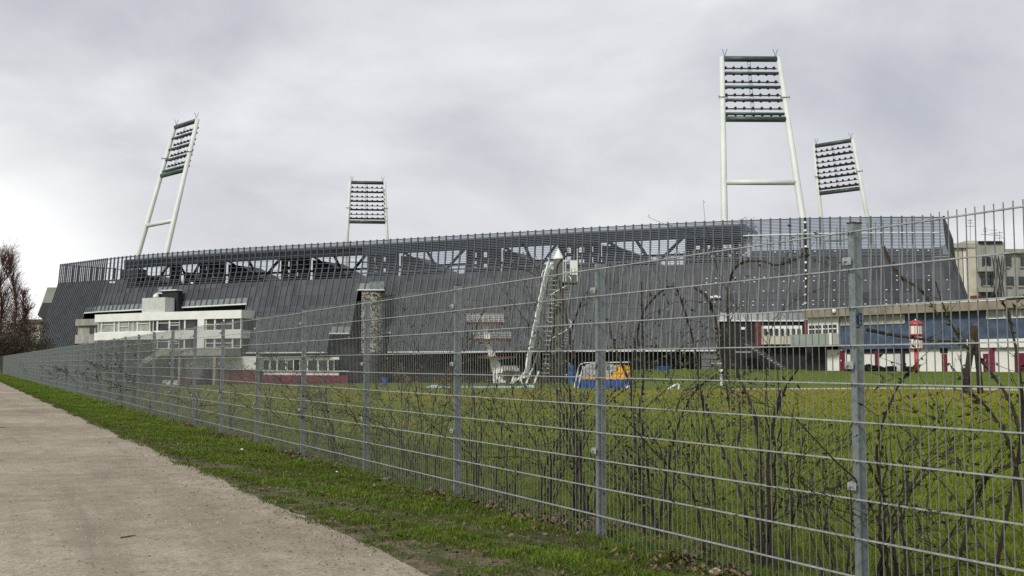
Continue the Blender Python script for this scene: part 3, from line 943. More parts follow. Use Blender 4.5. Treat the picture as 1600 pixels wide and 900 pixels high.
# bays of the stand: (clear from px, to px)
bays = [(213, 263), (275, 310), (345, 438), (478, 573), (617, 728), (778, 872), (935, 1072)]
BO = -6.0
prev_end = 180
truss_n = 0
for (a, b) in bays:
    s0, s1 = s_of(a, BO), s_of(b, BO)
    # stair block between bays
    m_ = MB()
    e0 = s_of(prev_end, BO)
    if prev_end > 180:
        w_ = s0 - e0
        sbox(m_, e0, s0, BO, BO - 1.2, 15, 18.4)
        for k, fz in ((0, 1), (.33, .2), (.66, .2), (.88, 1)):
            sbox(m_, e0 + w_ * k, e0 + w_ * (k + .14), BO, BO - 1.2, 18.4, 22.7)
        sbox(m_, e0, s0, BO + .05, BO - 1.2, 20.0, 20.5)
        sbox(m_, e0, s0, BO + .05, BO - 1.2, 21.6, 22.7)
        for k in range(3):
            z_ = 18.9 + k * .42
            sbox(m_, e0 + w_ * (.15 + .2 * k), e0 + w_ * (.45 + .2 * k), BO + .02, BO - 1, z_, z_ + .4)
        m_.build('stair_block', M['truss'], stadium)
    # V brace
    m_ = MB()
    if b - a > 60:
        for (k0, k1) in ((.06, .62), (1.0, .6), (.42, .66)):
            p_, q_ = SP(s0 + (s1 - s0) * k0, BO - .4, 22.7), SP(s0 + (s1 - s0) * k1, BO - .4, 17.0)
            m_.tube([p_, q_], .28, 8)
        sbox(m_, s0, s1, BO - .3, BO - .7, 19.2, 19.6)
    else:
        for (k0, k1) in ((.05, .5), (.95, .5)):
            m_.tube([SP(s0 + (s1 - s0) * k0, BO - .4, 22.2), SP(s0 + (s1 - s0) * k1, BO - .4, 18.4)], .25, 8)
        sbox(m_, s0, s1, BO - .3, BO - .7, 19.9, 20.2)
    m_.build('roof_truss', M['truss'], stadium)
    # sloping top of the stand: high at its left, low at its right
    m_ = MB()
    zl, zr = (21.8, 17.7) if b - a > 60 else (20.8, 18.6)
    prof = [(0, zl), (.18, zl - .35), (.45, .5 * (zl + zr) - .1), (.7, zr), (1, zr - .1)]
    for (k0, z0), (k1, z1) in zip(prof[:-1], prof[1:]):
        qa, qb = s0 + (s1 - s0) * k0, s0 + (s1 - s0) * k1
        m_.hexa([SP(qa, BO - 2, 8), SP(qb, BO - 2, 8), SP(qb, BO - 9, 8), SP(qa, BO - 9, 8)][::-1], [SP(qa, BO - 2, z0), SP(qb, BO - 2, z1), SP(qb, BO - 9, z1), SP(qa, BO - 9, z0)][::-1])
    m_.build('stand_tier', M['dark_steel'], stadium)
    prev_end = b
# last structure before the open corner
m_ = MB()
e0, e1 = s_of(1072, BO), s_of(1166, BO)
for k in (0, .25, .5, .78): sbox(m_, e0 + (e1 - e0) * k, e0 + (e1 - e0) * (k + .1), BO, BO - 1.2, 15, 22)
for (k0, k1) in ((.05, .3), (.5, .3), (.5, .8), (1, .8)):
    m_.tube([SP(e0 + (e1 - e0) * k0, BO - .5, 22), SP(e0 + (e1 - e0) * k1, BO - .5, 16.5)], .35, 8)
sbox(m_, e0, e1, BO, BO - 1, 19.2, 20.1); sbox(m_, e0, e1, BO, BO - 1, 20.9, 22.2); sbox(m_, e0, e1, BO, BO - 8, 12, 18.8)
m_.build('tree_column', M['dark_steel'], stadium)
m_ = MB()
sbox(m_, s_of(212, BO), s_of(186, BO), BO, BO - 3, 15, 22)
m_.build('stair_block', M['truss'], stadium)
# back-of-house hall behind the lower cladding (keeps the lower part closed)
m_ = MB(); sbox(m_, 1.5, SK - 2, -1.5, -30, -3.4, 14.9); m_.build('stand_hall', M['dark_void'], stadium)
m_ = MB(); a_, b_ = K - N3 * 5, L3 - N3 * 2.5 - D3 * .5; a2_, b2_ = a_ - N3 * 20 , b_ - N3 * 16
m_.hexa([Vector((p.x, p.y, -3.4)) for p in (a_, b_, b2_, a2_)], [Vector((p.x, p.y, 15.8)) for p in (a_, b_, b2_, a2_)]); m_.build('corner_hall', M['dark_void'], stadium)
m_ = MB()
sbox(m_, s_of(1460, -4), sA - 1, -2, -8, 14.91, z_of(1300, 403, -4)); m_.build('stand_tier', M['dark_steel'], stadium)
# white dots painted for light through small holes, right part of the facade
m_ = MB()
rf = random.Random(2)
for i in range(nret, nret + 24):
    for z_ in (10.2, 10.8, 12.4, 13.9, 14.6, 18.6):
        if rf.random() < .62:
            c_ = .5 * (fpt(i, z_, .12) + fpt(i + 1, z_, .12))
            m_ = MB(); m_.box(-.11, .11, -.05, .05, -.08, .08, lambda x, y, z, c=c_: Vector((c.x + x, c.y + y, c.z + z)))
            m_.build('light_dot', M['white_paint'], stadium)
for (px, py) in ((1112, 464), (1118, 463), (1123, 464), (173, 441), (178, 441), (300, 442)):
    m_ = MB(); c_ = on_f(px, py, 3.4); m_.box(-.25, .25, -.08, .08, -.15, .15, lambda x, y, z, c=c_: Vector((c.x + x, c.y + y, c.z + z)))
    m_.build('facade_lamp', M['white_paint'], stadium)
# dashed vertical gap joint; white dashes are painted light showing through it
m1, m2 = MB(), MB()
ij = min(range(nret, nret + 60), key=lambda i: abs(pxs[i] - 1263))
zz_ = 9.3
def fq(z, e): 
    p = fpt(ij, z, e) + U * (.55 - .02 * (24 - z)); return p
while zz_ < 24:
    z2 = min(24, zz_ + 1.0)
    m1.hexa([fq(zz_, .1), fq(zz_, .35), fq(zz_, .35) + U * .35, fq(zz_, .1) + U * .35], [fq(z2, .1), fq(z2, .35), fq(z2, .35) + U * .35, fq(z2, .1) + U * .35])
    if zz_ < 23:
        z3 = z2 + .28
        m2.hexa([fq(z2, .1), fq(z2, .37), fq(z2, .37) + U * .33, fq(z2, .1) + U * .33], [fq(z3, .1), fq(z3, .37), fq(z3, .37) + U * .33, fq(z3, .1) + U * .33])
    zz_ = z2 + .281
m1.build('gap_joint', M['dark_void'], stadium); m2.build('gap_light', M['white_paint'], stadium)
# end piece of the far stand showing past the left corner
m_ = MB()
pts = [(72, 449), (86, 449), (100, 460), (100, 512), (76, 500), (58, 495)]
Yk = 262
pts3 = [at(x, y, Yk) for x, y in ((74, 449), (90, 449), (96, 455), (90, 512), (70, 501), (58, 492), (66, 472))]
top_ = [p + Vector((0, 14, 0)) for p in pts3]
m_.poly(pts3); m_.poly(top_[::-1])
for i in range(len(pts3)):
    j = (i + 1) % len(pts3); m_.quad(pts3[i], top_[i], top_[j], pts3[j])
m_.build('stand_end', mat('grey-green metal cladding', (0.24, 0.28, 0.23), 0.6, 0.2, 0.3), stadium)
m_ = MB(); p4 = [at(x, y, Yk - .3) for x, y in ((67, 473), (83, 473), (80, 506), (70, 501), (59, 492))]; q4 = [p + Vector((0, .25, 0)) for p in p4]
m_.poly(p4); m_.poly(q4[::-1])
for i in range(len(p4)):
    j = (i + 1) % len(p4); m_.quad(p4[i], q4[i], q4[j], p4[j])
m_.build('stand_end_glazing', M['dark_steel'], stadium)

# ground floor behind the hem: dark recess, window band, burgundy plinth
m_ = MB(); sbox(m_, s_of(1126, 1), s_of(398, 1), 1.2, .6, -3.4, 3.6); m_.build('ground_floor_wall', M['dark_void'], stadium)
m_ = MB()
fbox(m_, 398, 530, 580.5, 586, 4.0, 3.5); fbox(m_, 398, 530, 558, 562, 4.0, 3.5)
m_.build('ground_floor_wall', M['panel_white'], stadium)
m_ = MB(); fbox(m_, 398, 545, 586.2, 606, 4.6, 3.6); m_.build('burgundy_plinth', M['burgundy'], stadium)
m_ = MB(); fbox(m_, 398, 545, 579, 580.4, 4.4, 3.6); m_.build('window_sill', M['ledge'], stadium)
for (a, b) in ((402, 411), (413, 421), (424, 433), (435, 447), (450, 459), (470, 480), (482, 496), (499, 512), (514, 522)):
    w_ = MB(); fbox(w_, a, b, 562.5, 578.5, 3.7, 3.55); wo_ = w_.build('window', M['glass'], stadium)
    fr_ = MB()
    for (c0, c1, d0, d1) in ((a - .9, a, 562, 579), (b, b + .9, 562, 579), (a, b, 562, 563)):
        fbox(fr_, c0, c1, d0, d1, 3.9, 3.72)
    fr_.build('frame', M['panel_white'], wo_)
# dark doorways beside the mosaic stair tower
for (a, b, c_, d_) in ((528, 557, 520, 553), (592, 620, 519, 553)):
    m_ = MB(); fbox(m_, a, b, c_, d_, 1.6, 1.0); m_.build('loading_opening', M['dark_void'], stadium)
m_ = MB(); fbox(m_, 543.5, 547, 525, 529.5, 2.0, 1.9); m_.build('small_sign', M['sign'], stadium)
# mosaic stair tower
cz = on_f(580, 520, 8.0)
r_ = 18 / F * (cz.y)
m_ = MB(); m_.lathe((cz.x, cz.y + r_, 0), [(r_, z_of(580, 552, 8)), (r_, z_of(580, 456, 8))], 28); m_.build('mosaic_stair_tower', M['mosaic'], stadium, smooth=False)
m_ = MB(); m_.lathe((cz.x, cz.y + r_, 0), [(r_ * .93, -3.4), (r_ * .93, z_of(580, 552, 8) - .01)], 28); m_.build('shaded_tower_base', M['dark_steel'], stadium)  # shade on the lower tower, put in as a near-black colour
m_ = MB(); zt_ = z_of(580, 456, 8); m_.lathe((cz.x, cz.y + r_, 0), [(r_ + .1, zt_ + .01), (r_ + .1, zt_ + .25)], 28); m_.build('tower_rim', M['dark_steel'], stadium)
m_ = MB(); fbox(m_, 576, 600, 440, 451, 5.2, 5.0); m_.build('glass_canopy', M['pale_hem'], stadium)

# ---- white office block in the notch at the left
off_b = empty('office_block', SP(s_of(250, 7), 7, 0), 0.0, 'white two-storey office block with strip windows set into the left of the stadium facade', 'building')
O1 = 7.0
def zo(y, px=260): return z_of(px, y, O1)
zA, zBm, zC, zD = zo(487.5), zo(500), zo(517.5), zo(530)
zE = zo(545)
def sO(px): return s_of(px, O1)
m_ = MB(); sbox(m_, sO(377), sO(148), O1, O1 - 6.2, zBm, zA); m_.build('parapet', M['panel_white'], off_b)
m_ = MB(); sbox(m_, sO(377), sO(148), O1, O1 - 6.2, zD, zC); m_.build('spandrel', M['panel_white'], off_b)
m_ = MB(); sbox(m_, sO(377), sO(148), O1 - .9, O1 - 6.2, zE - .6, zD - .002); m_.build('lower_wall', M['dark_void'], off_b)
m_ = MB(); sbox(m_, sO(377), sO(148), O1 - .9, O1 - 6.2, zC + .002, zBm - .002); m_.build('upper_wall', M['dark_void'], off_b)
m_ = MB(); sbox(m_, sO(319), sO(309), O1 + .03, O1 - 1, zE, zBm - .003); m_.build('pilaster', M['panel_white'], off_b)
wins = [(152, 156), (158, 176), (178, 183), (185, 199), (200, 206), (207, 212), (214, 232), (238, 243), (245, 262), (264, 278), (279, 286), (288, 307), (321, 333), (335, 347), (349, 361), (363, 374)]
for row, (z0, z1) in enumerate(((zC, zBm), (zE, zD))):
    for k, (a, b) in enumerate(wins):
        if row == 1 and a < 240: continue
        w_ = MB(); sbox(w_, sO(b), sO(a), O1 - .55, O1 - .7, z0 + .06, z1 - .06)
        g_m = M['glass_pale'] if (row == 0 and a < 235) else M['glass']
        wo_ = w_.build('window', g_m, off_b)
        fr_ = MB(); t_w = .17
        s0, s1 = min(sO(a), sO(b)), max(sO(a), sO(b))
        sbox(fr_, s0 - t_w, s0, O1 - .3, O1 - .71, z0 + .01, z1 - .01); sbox(fr_, s1, s1 + t_w, O1 - .3, O1 - .71, z0 + .01, z1 - .01)
        if k in (3, 9, 12, 13, 14): sbox(fr_, s0, s1, O1 - .35, O1 - .54, z0 + .01 + (z1 - z0) * .5, z0 + (z1 - z0) * .5 + .14)
        if k in (1, 3, 6, 8, 9): sbox(fr_, s0, s1, O1 - .35, O1 - .54, z0 + (z1 - z0) * .72, z0 + (z1 - z0) * .72 + .1)
        sbox(fr_, s0, s1, O1 - .32, O1 - .71, z0 + .005, z0 + .12)
        fr_.build('frame', M['panel_white'], wo_)
# recessed left wing
m_ = MB()
sbox(m_, sO(148) + .01, s_of(118, O1 - 3.5), O1 - 3.5, O1 - 7, zo(503), zo(492)); sbox(m_, sO(148) + .01, s_of(118, O1 - 3.5), O1 - 3.5, O1 - 7, zo(534), zo(519)); sbox(m_, sO(148) + .01, s_of(118, O1 - 3.5), O1 - 4.2, O1 - 7, zo(519) + .002, zo(503) - .002)
m_.build('side_wing', M['concrete'], off_b)  # shadow on this wing is put into its greyer colour
for (a, b) in ((117, 123), (127, 132), (133, 138), (139, 143)):
    w_ = MB(); sbox(w_, sO(b), sO(a), O1 - 4.0, O1 - 4.19, zo(517), zo(505)); w_.build('window', M['glass'], off_b)
# chimney block and dome
m_ = MB(); sbox(m_, sO(255), sO(219), O1 - .4, O1 - 3, zA + .003, zo(465, 237)); m_.build('roof_box', M['roof_grey'], off_b)
m_ = MB(); sbox(m_, sO(259), sO(234), O1 - 3.2, O1 - 4.5, zA, zo(453, 246)); m_.build('vent_housing', M['dark_void'], off_b)
m_ = MB(); sbox(m_, sO(259), sO(234), O1 - 2.8, O1 - 4.6, zo(453, 246) + .002, zo(452, 246) + .1); m_.build('vent_lid', M['ledge'], off_b)
m_ = MB(); c_ = on_f(244, 465, O1 - 2.9); m_.lathe((c_.x, c_.y, c_.z), [(.62, 0), (.6, .3), (.45, .6), (.25, .75), (.02, .8)], 14); m_.build('roof_dome', M['white_paint'], off_b, smooth=True)
# lower storey: walkway with ramp, ground floor wall
m_ = MB()
sbox(m_, sO(372), sO(272), O1 + 3.5, O1 - 1, zo(556, 320), zo(546, 320)); m_.build('concrete_walkway', M['concrete'], off_b)
m_ = MB()
p0_, p1_ = SP(sO(272), O1 + 3.5, zo(546, 272)), SP(sO(238), O1 + 3.5, zo(566, 240))
h_ = Vector((0, 0, -1.25)); bk = -N * 3
m_.hexa([p1_ + h_, p0_ + h_, p0_ + h_ + bk, p1_ + h_ + bk], [p1_, p0_, p0_ + bk, p1_ + bk]); m_.build('access_ramp', M['concrete'], off_b)
m_ = MB(); sbox(m_, sO(396), sO(284), O1 - 1.1, O1 - 4, zo(577, 330), zo(557, 330)); m_.build('ground_floor_wall', M['panel_white'], off_b)
m_ = MB(); sbox(m_, sO(396), sO(284), O1 - .9, O1 - 4, -3.4, zo(577.3, 330)); m_.build('plinth', M['brown_wall'], off_b)
m_ = MB(); sbox(m_, sO(283) + .01, sO(242), O1 - 1.1, O1 - 4, -3.4, zo(563, 262)); m_.build('garage_recess', M['dark_void'], off_b)
m_ = MB(); sbox(m_, sO(329), sO(305), O1 + 2, O1 + .2, zo(593, 316), zo(577, 316)); m_.build('grey_container', mat('grey cabinet', (.09, .09, .11), .6), off_b)
m_ = MB(); sbox(m_, sO(286), sO(262), O1 + 1, O1 + .2, zo(602, 275), zo(594, 275)); m_.build('low_white_wall', M['render_white'], off_b)
for px in (354, 300):
    m_ = MB(); sbox(m_, sO(px) - .3, sO(px) + .3, O1 + 3.2, O1 + 2.6, -3.4, zo(556.5, px)); m_.build('walkway_pillar', M['concrete'], off_b)

# ------------------------------------------------------------ entrance building under the right part of the facade
eb = empty('entrance_building', SP(s_of(1195, 5), 5, 0), 0.0, 'dark recessed entrance with brick piers, white window frames and outside stairs below the stadium', 'building')
E1 = 6.0
def eb_box(name, m, a, b, y0, y1, o0=E1, o1=E1 - .6):
    q = MB(); fbox(q, a, b, y0, y1, o0, o1); return q.build(name, m, eb)
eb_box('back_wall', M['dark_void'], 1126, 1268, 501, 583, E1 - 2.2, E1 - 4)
eb_box('brick_pier', M['brown_wall'], 1179, 1188.5, 504, 542, E1, E1 - 2); eb_box('brick_pier', M['brown_wall'], 1256, 1264, 500, 528, E1, E1 - 2)
eb_box('window_parapet', M['cream'], 1188.8, 1256, 525.5, 538, E1 - .2, E1 - 2)
eb_box('window_panel', M['panel_white'], 1182, 1253, 509, 526.5 - 1.2, E1 - .45, E1 - .65)
for k in range(8):
    a = 1184.5 + k * 8.7
    eb_box('window', M['glass'], a, a + 4.6, 513.5, 524, E1 - .2, E1 - .4)
eb_box('stair_landing', M['concrete'], 1148, 1172, 549, 551, E1 + 2.5, E1 - 1)
eb_box('landing_wall', mat('grey render', (.13, .14, .14), .8), 1095, 1126, 548, 580, E1 - 1.0, E1 - 2)
eb_box('bench_rail', M['ledge'], 1110, 1127, 567, 568.3, E1 + .2, E1)
eb_box('white_notice', M['sign'], 1158, 1165, 511, 515, E1 - 2, E1 - 2.15)
m_ = MB()
for dy in (0, 9):
    m_.tube([on_f(1137, 528 + dy, E1 + 1), on_f(1158, 546 + dy, E1 + 1)], .07, 6); m_.tube([on_f(1160, 527 + dy, E1 + 2), on_f(1240, 583 + dy * .6, E1 + 2)], .09, 6)
for k in range(14):
    px = 1160 + k * 6; m_.tube([on_f(px, 527 + (px - 1160) * .7, E1 + 2), on_f(px, 527 + (px - 1160) * .7 + 8, E1 + 2)], .04, 4)
m_.build('stair_railing', M['truss'], eb)
m_ = MB()
for k in range(16):
    px = 1162 + k * 5; y = 536 + (px - 1160) * .62
    if y < 583: fbox(m_, px, px + 5.5, y, y + 2, E1 + 1.9, E1 + .4)
m_.build('stair_flight', M['concrete'], eb)

# ------------------------------------------------------------ long pool building on the right
BA = at(1262, 487, 137); BA.z = 0
BB = at(1600, 470, 113); BB.z = 0
UB = (BB - BA).normalized(); NB = Vector((UB.y, -UB.x, 0)); NB = -NB if NB.y > 0 else NB
def on_b(px, py, off=0.0): return on_plane(px, py, BA + NB * off, NB)
def bs(px, off=0.0, py=530): return (on_b(px, py, off) - BA).dot(UB)
def bbox(m_, s0, s1, o0, o1, z0, z1):
    def P(s, o, z): q = BA + UB * s + NB * o; return Vector((q.x, q.y, z))
    m_.hexa([P(s0, o0, z0), P(s1, o0, z0), P(s1, o1, z0), P(s0, o1, z0)], [P(s0, o0, z1), P(s1, o0, z1), P(s1, o1, z1), P(s0, o1, z1)])
    return m_
pool = empty('pool_building', BA + UB * 20, 0.0, 'long flat-roofed building, blue-grey upper wall over white ground floor with burgundy doors', 'building')
def bz(px, py, off=0.0): return on_b(px, py, off).z
def pb(name, m, a, b, z0, z1, o0=0.0, o1=-.5, parent=pool):
    q = MB(); bbox(q, bs(a), bs(b) if b < 1700 else bs(1600) + 25, o0, o1, z0, z1); return q.build(name, m, parent)
zF1, zF0 = bz(1450, 476), bz(1450, 489)
zW = bz(1400, 545); zG = .25
pb('roof_fascia', M['fascia'], 1264, 9999, zF0, zF1, 1.2, -12)
pb('roof_trim', M['render_white'], 1264, 9999, zF1 + .002, zF1 + .14, 1.25, -.3)
pb('upper_wall', M['blue_wall'], 1314, 9999, zW, zF0 - .002, .15, -11)
pb('ground_floor', M['render_white'], 1289, 9999, zG - .3, zW - .002, -.35, -11)
pb('white_bay', M['render_white'], 1265, 1313, bz(1290, 541), zF0 - .003, .3, -10)
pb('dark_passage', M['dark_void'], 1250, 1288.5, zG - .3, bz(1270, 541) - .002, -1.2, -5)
for (a, b) in ((1267, 1275.5), (1277, 1286), (1289, 1296), (1298, 1303), (1304.5, 1310)):
    w_ = pb('window', M['glass'], a, b, bz(1290, 521), bz(1290, 508), .34, .28)
    f_ = MB(); bbox(f_, bs(a), bs(b), .40, .35, bz(1290, 514.8), bz(1290, 513.2)); f_.build('glazing_bar', M['white_paint'], w_)
pb('balcony_slab', M['concrete'], 1246, 1313, bz(1290, 541.5), bz(1290, 539.5), 1.6, .32)
pb('balcony_glass', M['green_glass'], 1247, 1309, bz(1290, 539), bz(1290, 522), 1.55, 1.48)
pb('balcony_end', M['render_white'], 1308.5, 1312.5, bz(1290, 539), bz(1290, 521), 1.6, .35)
# strip windows in the blue wall
st = pb('strip_window', M['glass_pale'], 1316, 1416, bz(1370, 506), bz(1370, 493.5), .22, .17)
f_ = MB()
for px in (1316, 1325, 1350, 1364, 1381, 1397, 1406, 1415): bbox(f_, bs(px), bs(px) + .14, .27, .225, bz(1370, 506), bz(1370, 493.5))
bbox(f_, bs(1316), bs(1416), .29, .225, bz(1370, 507), bz(1370, 506) - .002)
f_.build('window_frame', M['cream'], st)
wpx = [(1546.5, 1571), (1573, 1584), (1586, 1597), (1599, 1615)]
for (a, b) in wpx:
    w_ = pb('window', M['glass_pale'], a, b, bz(1575, 496), bz(1575, 482.5), .2, .155)
    f_ = MB(); bbox(f_, bs(a), bs(b), .26, .205, bz(1575, 497.5), bz(1575, 496)); bbox(f_, bs(a) - .18, bs(a), .26, .16, bz(1575, 497.5), bz(1575, 482))
    bbox(f_, bs(a), bs(b), .26, .205, bz(1575, 483.3), bz(1575, 482)); f_.build('window_frame', M['white_paint'], w_)
# doors and pillars
for (a, b, y0, lab) in ((1308, 1317, 548, 1), (1468, 1476.5, 553, 1), (1532.5, 1545, 552.5, 1), (1581.5, 1600, 551.5, 1)):
    q = pb('door', M['burgundy'], a, b, zG - .2, bz((a + b) / 2, y0), -.30, -.345)
    f_ = MB(); c_ = bs(a) + (bs(b) - bs(a)) * .3; bbox(f_, c_, c_ + .12, -.22, -.29, 1.5, 1.7); f_.build('door_plate', M['ledge'], q)
pb('door_frame_head', M['dark_void'], 1466, 1477.5, bz(1470, 552), bz(1470, 540), -.30, -.345)
pb('pillar', mat('purple-red pillar paint', (.16, .01, .05), .5), 1545.5, 1551, zG - .2, bz(1548, 534), .1, -.3)
pb('pillar', M['burgundy'], 1366, 1370, zG - .2, bz(1368, 548), .0, -.34)
pb('open_doorway', M['dark_void'], 1404, 1411, zG - .2, bz(1407, 552), -.30, -.345)
pb('door_leaf', mat('pale lilac door', (.55, .5, .55), .6), 1396, 1403.5, zG - .2, bz(1400, 553), -.28, -.345)
pb('ground_floor_lintel', M['dark_void'], 1320, 1418, bz(1370, 552), zW - .003, -.2, -.345)
pb('upper_white_panel', M['render_white'], 1512, 9999, zW - .001, bz(1560, 529.5), .2, .155)
pb('roof_box', M['brown_wall'], 1502, 1513, zF1 + .15, zF1 + .9, -2, -3.5)
m_ = MB(); c_ = on_b(1303, 486, 1.3); m_.lathe((c_.x, c_.y, c_.z), [(.02, -.3), (.25, -.25), (.32, 0), (.2, .25), (.02, .32)], 10); m_.build('roof_lamp', M['white_paint'], pool, smooth=True)

# ------------------------------------------------------------ concrete apartment block at the far right
ap = empty('apartment_building', at(1570, 560, 205) * 1, 0.0, 'stained concrete apartment building with dark windows and rooftop aerials at the far right', 'building')
ap.location.z = 0
YA = 205
def apb(name, m, a, b, y0, y1, d0=0, d1=12, par=None):
    q = MB(); p0_, p1_ = at(a, y1, YA + d0), at(b, y0, YA + d0)
    q.box(p0_.x, p1_.x, YA + d0, YA + d1, max(0, p0_.z), p1_.z); return q.build(name, m, par or ap)
apb('main_wall', M['apartment'], 1570, 1700, 396, 570, 1, 18); apb('roof_slab', M['concrete'], 1568, 1702, 389, 395.8, .2, 18)
apb('stair_tower', M['apartment'], 1527, 1569.9, 378, 570, 0, 10); apb('tower_cap', M['dark_void'], 1530, 1566, 376.5, 380, -.4, 8)
apb('pale_shaft', M['cream'], 1487, 1504.5, 388, 570, 0, 9); apb('pale_shaft', M['render_white'], 1509, 1515, 385, 570, 0, 6); apb('pale_shaft', M['cream'], 1516, 1526.8, 376, 570, -.5, 8)
apb('dark_slot', M['dark_void'], 1504.6, 1508.9, 380, 570, .4, 8); apb('shaft_cap', M['apartment'], 1486, 1526, 380, 387, -.7, 9)
for (a, b, y0, y1) in ((1536, 1548, 401, 416), (1534, 1552, 430, 446), (1572, 1580, 401, 416), (1573, 1584, 432, 446), (1593, 1604, 432, 446), (1596, 1606, 401, 416), (1536, 1550, 457, 466), (1615, 1626, 401, 416), (1615, 1626, 432, 446)):
    w_ = apb('window', M['glass'], a, b, y0, y1, -.35 if a < 1569 else .7, -.05 if a < 1569 else .98)
    p0_, p1_ = at(a, y1, YA), at(b, y0, YA); q = MB(); q.box(p0_.x, p1_.x, YA - .45 if a < 1569 else YA + .6, YA - .36 if a < 1569 else YA + .69, p0_.z - .25, p0_.z)
    q.build('sill', M['concrete'], w_)
for (a, b, y) in ((1530, 1552, 417), (1530, 1552, 449)):
    apb('balcony', M['concrete'], a, b, y, y + 7, -1.6, -.5)
m_ = MB()
for k, px in enumerate((1554, 1560, 1566, 1570)):
    m_.tube([at(px, 400, YA - .6), at(px - 8, 470, YA - .6)], .1, 4)
    m_.tube([at(px, 470, YA - .6), at(px - 10, 400, YA - .6)], .08, 4)
m_.build('fire_stair', M['dark_steel'], ap)
ra = random.Random(4)
for (px, y0) in ((1516, 342), (1540, 355), (1553, 357), (1562, 361)):
    m_ = MB(); m_.tube([at(px, 380, YA + 2), at(px, y0, YA + 2)], .05, 4)
    for k in range(3):
        yy_ = y0 + 3 + k * 4; w_ = ra.uniform(3, 8)
        m_.tube([at(px - w_, yy_ + ra.uniform(-1, 1), YA + 2), at(px + w_ * .8, yy_ + ra.uniform(-1, 1), YA + 2)], .04, 4)
    m_.build('aerial', M['dark_steel'], ap)

# ------------------------------------------------------------ FLOODLIGHT PYLONS
def pylon(px_top, Ytop, nrm, label, zt=60.0, py_top=None):
    nrm = Vector((nrm[0], nrm[1], 0)).normalized()
    ax = Vector((nrm.y, -nrm.x, 0))
    if ax.x < 0: ax = -ax
    d = ray(px_top, py_top)
    top = EYE + d * (Ytop / d.y); zt = top.z
    LEAN = zt * .245
    base = Vector((top.x, top.y, 0)) - nrm * LEAN
    root = empty('floodlight_pylon', base, 0, label, 'floodlight pylon', 'leaning stadium floodlight pylons')
    def P(q, u):   # q 0..1 up the pylon, u -1..1 across
        w = (11.0 + 6.5 * (1 - q)) * .5
        c = base + nrm * (LEAN * q) + Vector((0, 0, zt * q)); return c + ax * (u * w)
    for u in (-1, 1):
        m_ = MB(); m_.tube([P(q, u) for q in (0, .3, .6, 1.0)], [.75, .68, .6, .48], 14); m_.build('leg', M['pylon_paint'], root, smooth=True)
    m_ = MB(); m_.tube([P(.577, -1), P(.577, 1)], .5, 12); m_.build('crossbeam', M['pylon_paint'], root, smooth=True)
    for q, r in ((.995, .55), (.945, .30), (.897, .30), (.852, .30), (.805, .30), (.787, .55)):
        m_ = MB(); m_.tube([P(q, -.93), P(q, .93)], r, 10); m_.build('cross_tube', M['green_tube'], root, smooth=True)
    for k, q in enumerate((.965, .945, .917, .897, .871, .852, .825, .805)):
        m_ = MB(); m_.tube([P(q, -.92) + nrm * .7, P(q, .92) + nrm * .7], .14, 6); rl = m_.build('lamp_rail', M['dark_steel'], root)
        nl_ = 7
        for j in range(nl_):
            u = -.84 + 1.68 * j / (nl_ - 1)
            c = P(q, u) + nrm * .75
            m_ = MB(); zo_ = .2 if k % 2 == 0 else .12
            m_.tube([c + Vector((0, 0, zo_ + .12)) - nrm * .15, c + Vector((0, 0, zo_ + .05)) + nrm * .1, c + Vector((0, 0, zo_ - .05)) + nrm * .4], [.14, .27, .32], 8)
            m_.build('floodlight', M['lamp_shell'], rl)
    m_ = MB()
    for u in (-.1, .0): m_.tube([P(.785, u) + nrm * .1, P(.99, u) + nrm * .1], .035, 4)
    for k in range(26): m_.tube([P(.785 + .008 * k, -.1) + nrm * .1, P(.785 + .008 * k, 0) + nrm * .1], .025, 4)
    m_.build('ladder', M['dark_steel'], root)
    for u in (-.9, .9):
        m_ = MB(); c = P(1.0, u)
        for s in (-.5, .5): m_.tube([c, c + Vector((s * .4, 0, 1.0)), c + Vector((s, 0, 1.7))], .05, 4)
        m_.build('lightning_rod', M['truss'], root)
    for u in (-1, 1):
        m_ = MB(); c = P(.86, u)
        for dx, dy in ((-.8, 0), (.8, 0)): m_.tube([c + Vector((dx, dy - .6, .3)), c + Vector((dx, dy - .6, -.3))], .06, 4)
        m_.tube([c + Vector((-.85, -.6, 0)), c + Vector((.85, -.6, 0))], .08, 4); m_.build('clamp_ring', M['truss'], root)
    return root
pylon(1172, 200, (-.02, 1), 'tallest white floodlight pylon, on the right above the stadium roof', py_top=90)
pylon(291, 253, (.70, .71), 'white floodlight pylon leaning right at the left end of the stadium', py_top=192)
pylon(1302, 276, (-.70, -.71), 'smaller floodlight pylon at the far right, lamps facing the viewer', py_top=222)
pylon(574, 337, (.11, -.99), 'smallest floodlight pylon, left of centre behind the stadium roof', py_top=284)

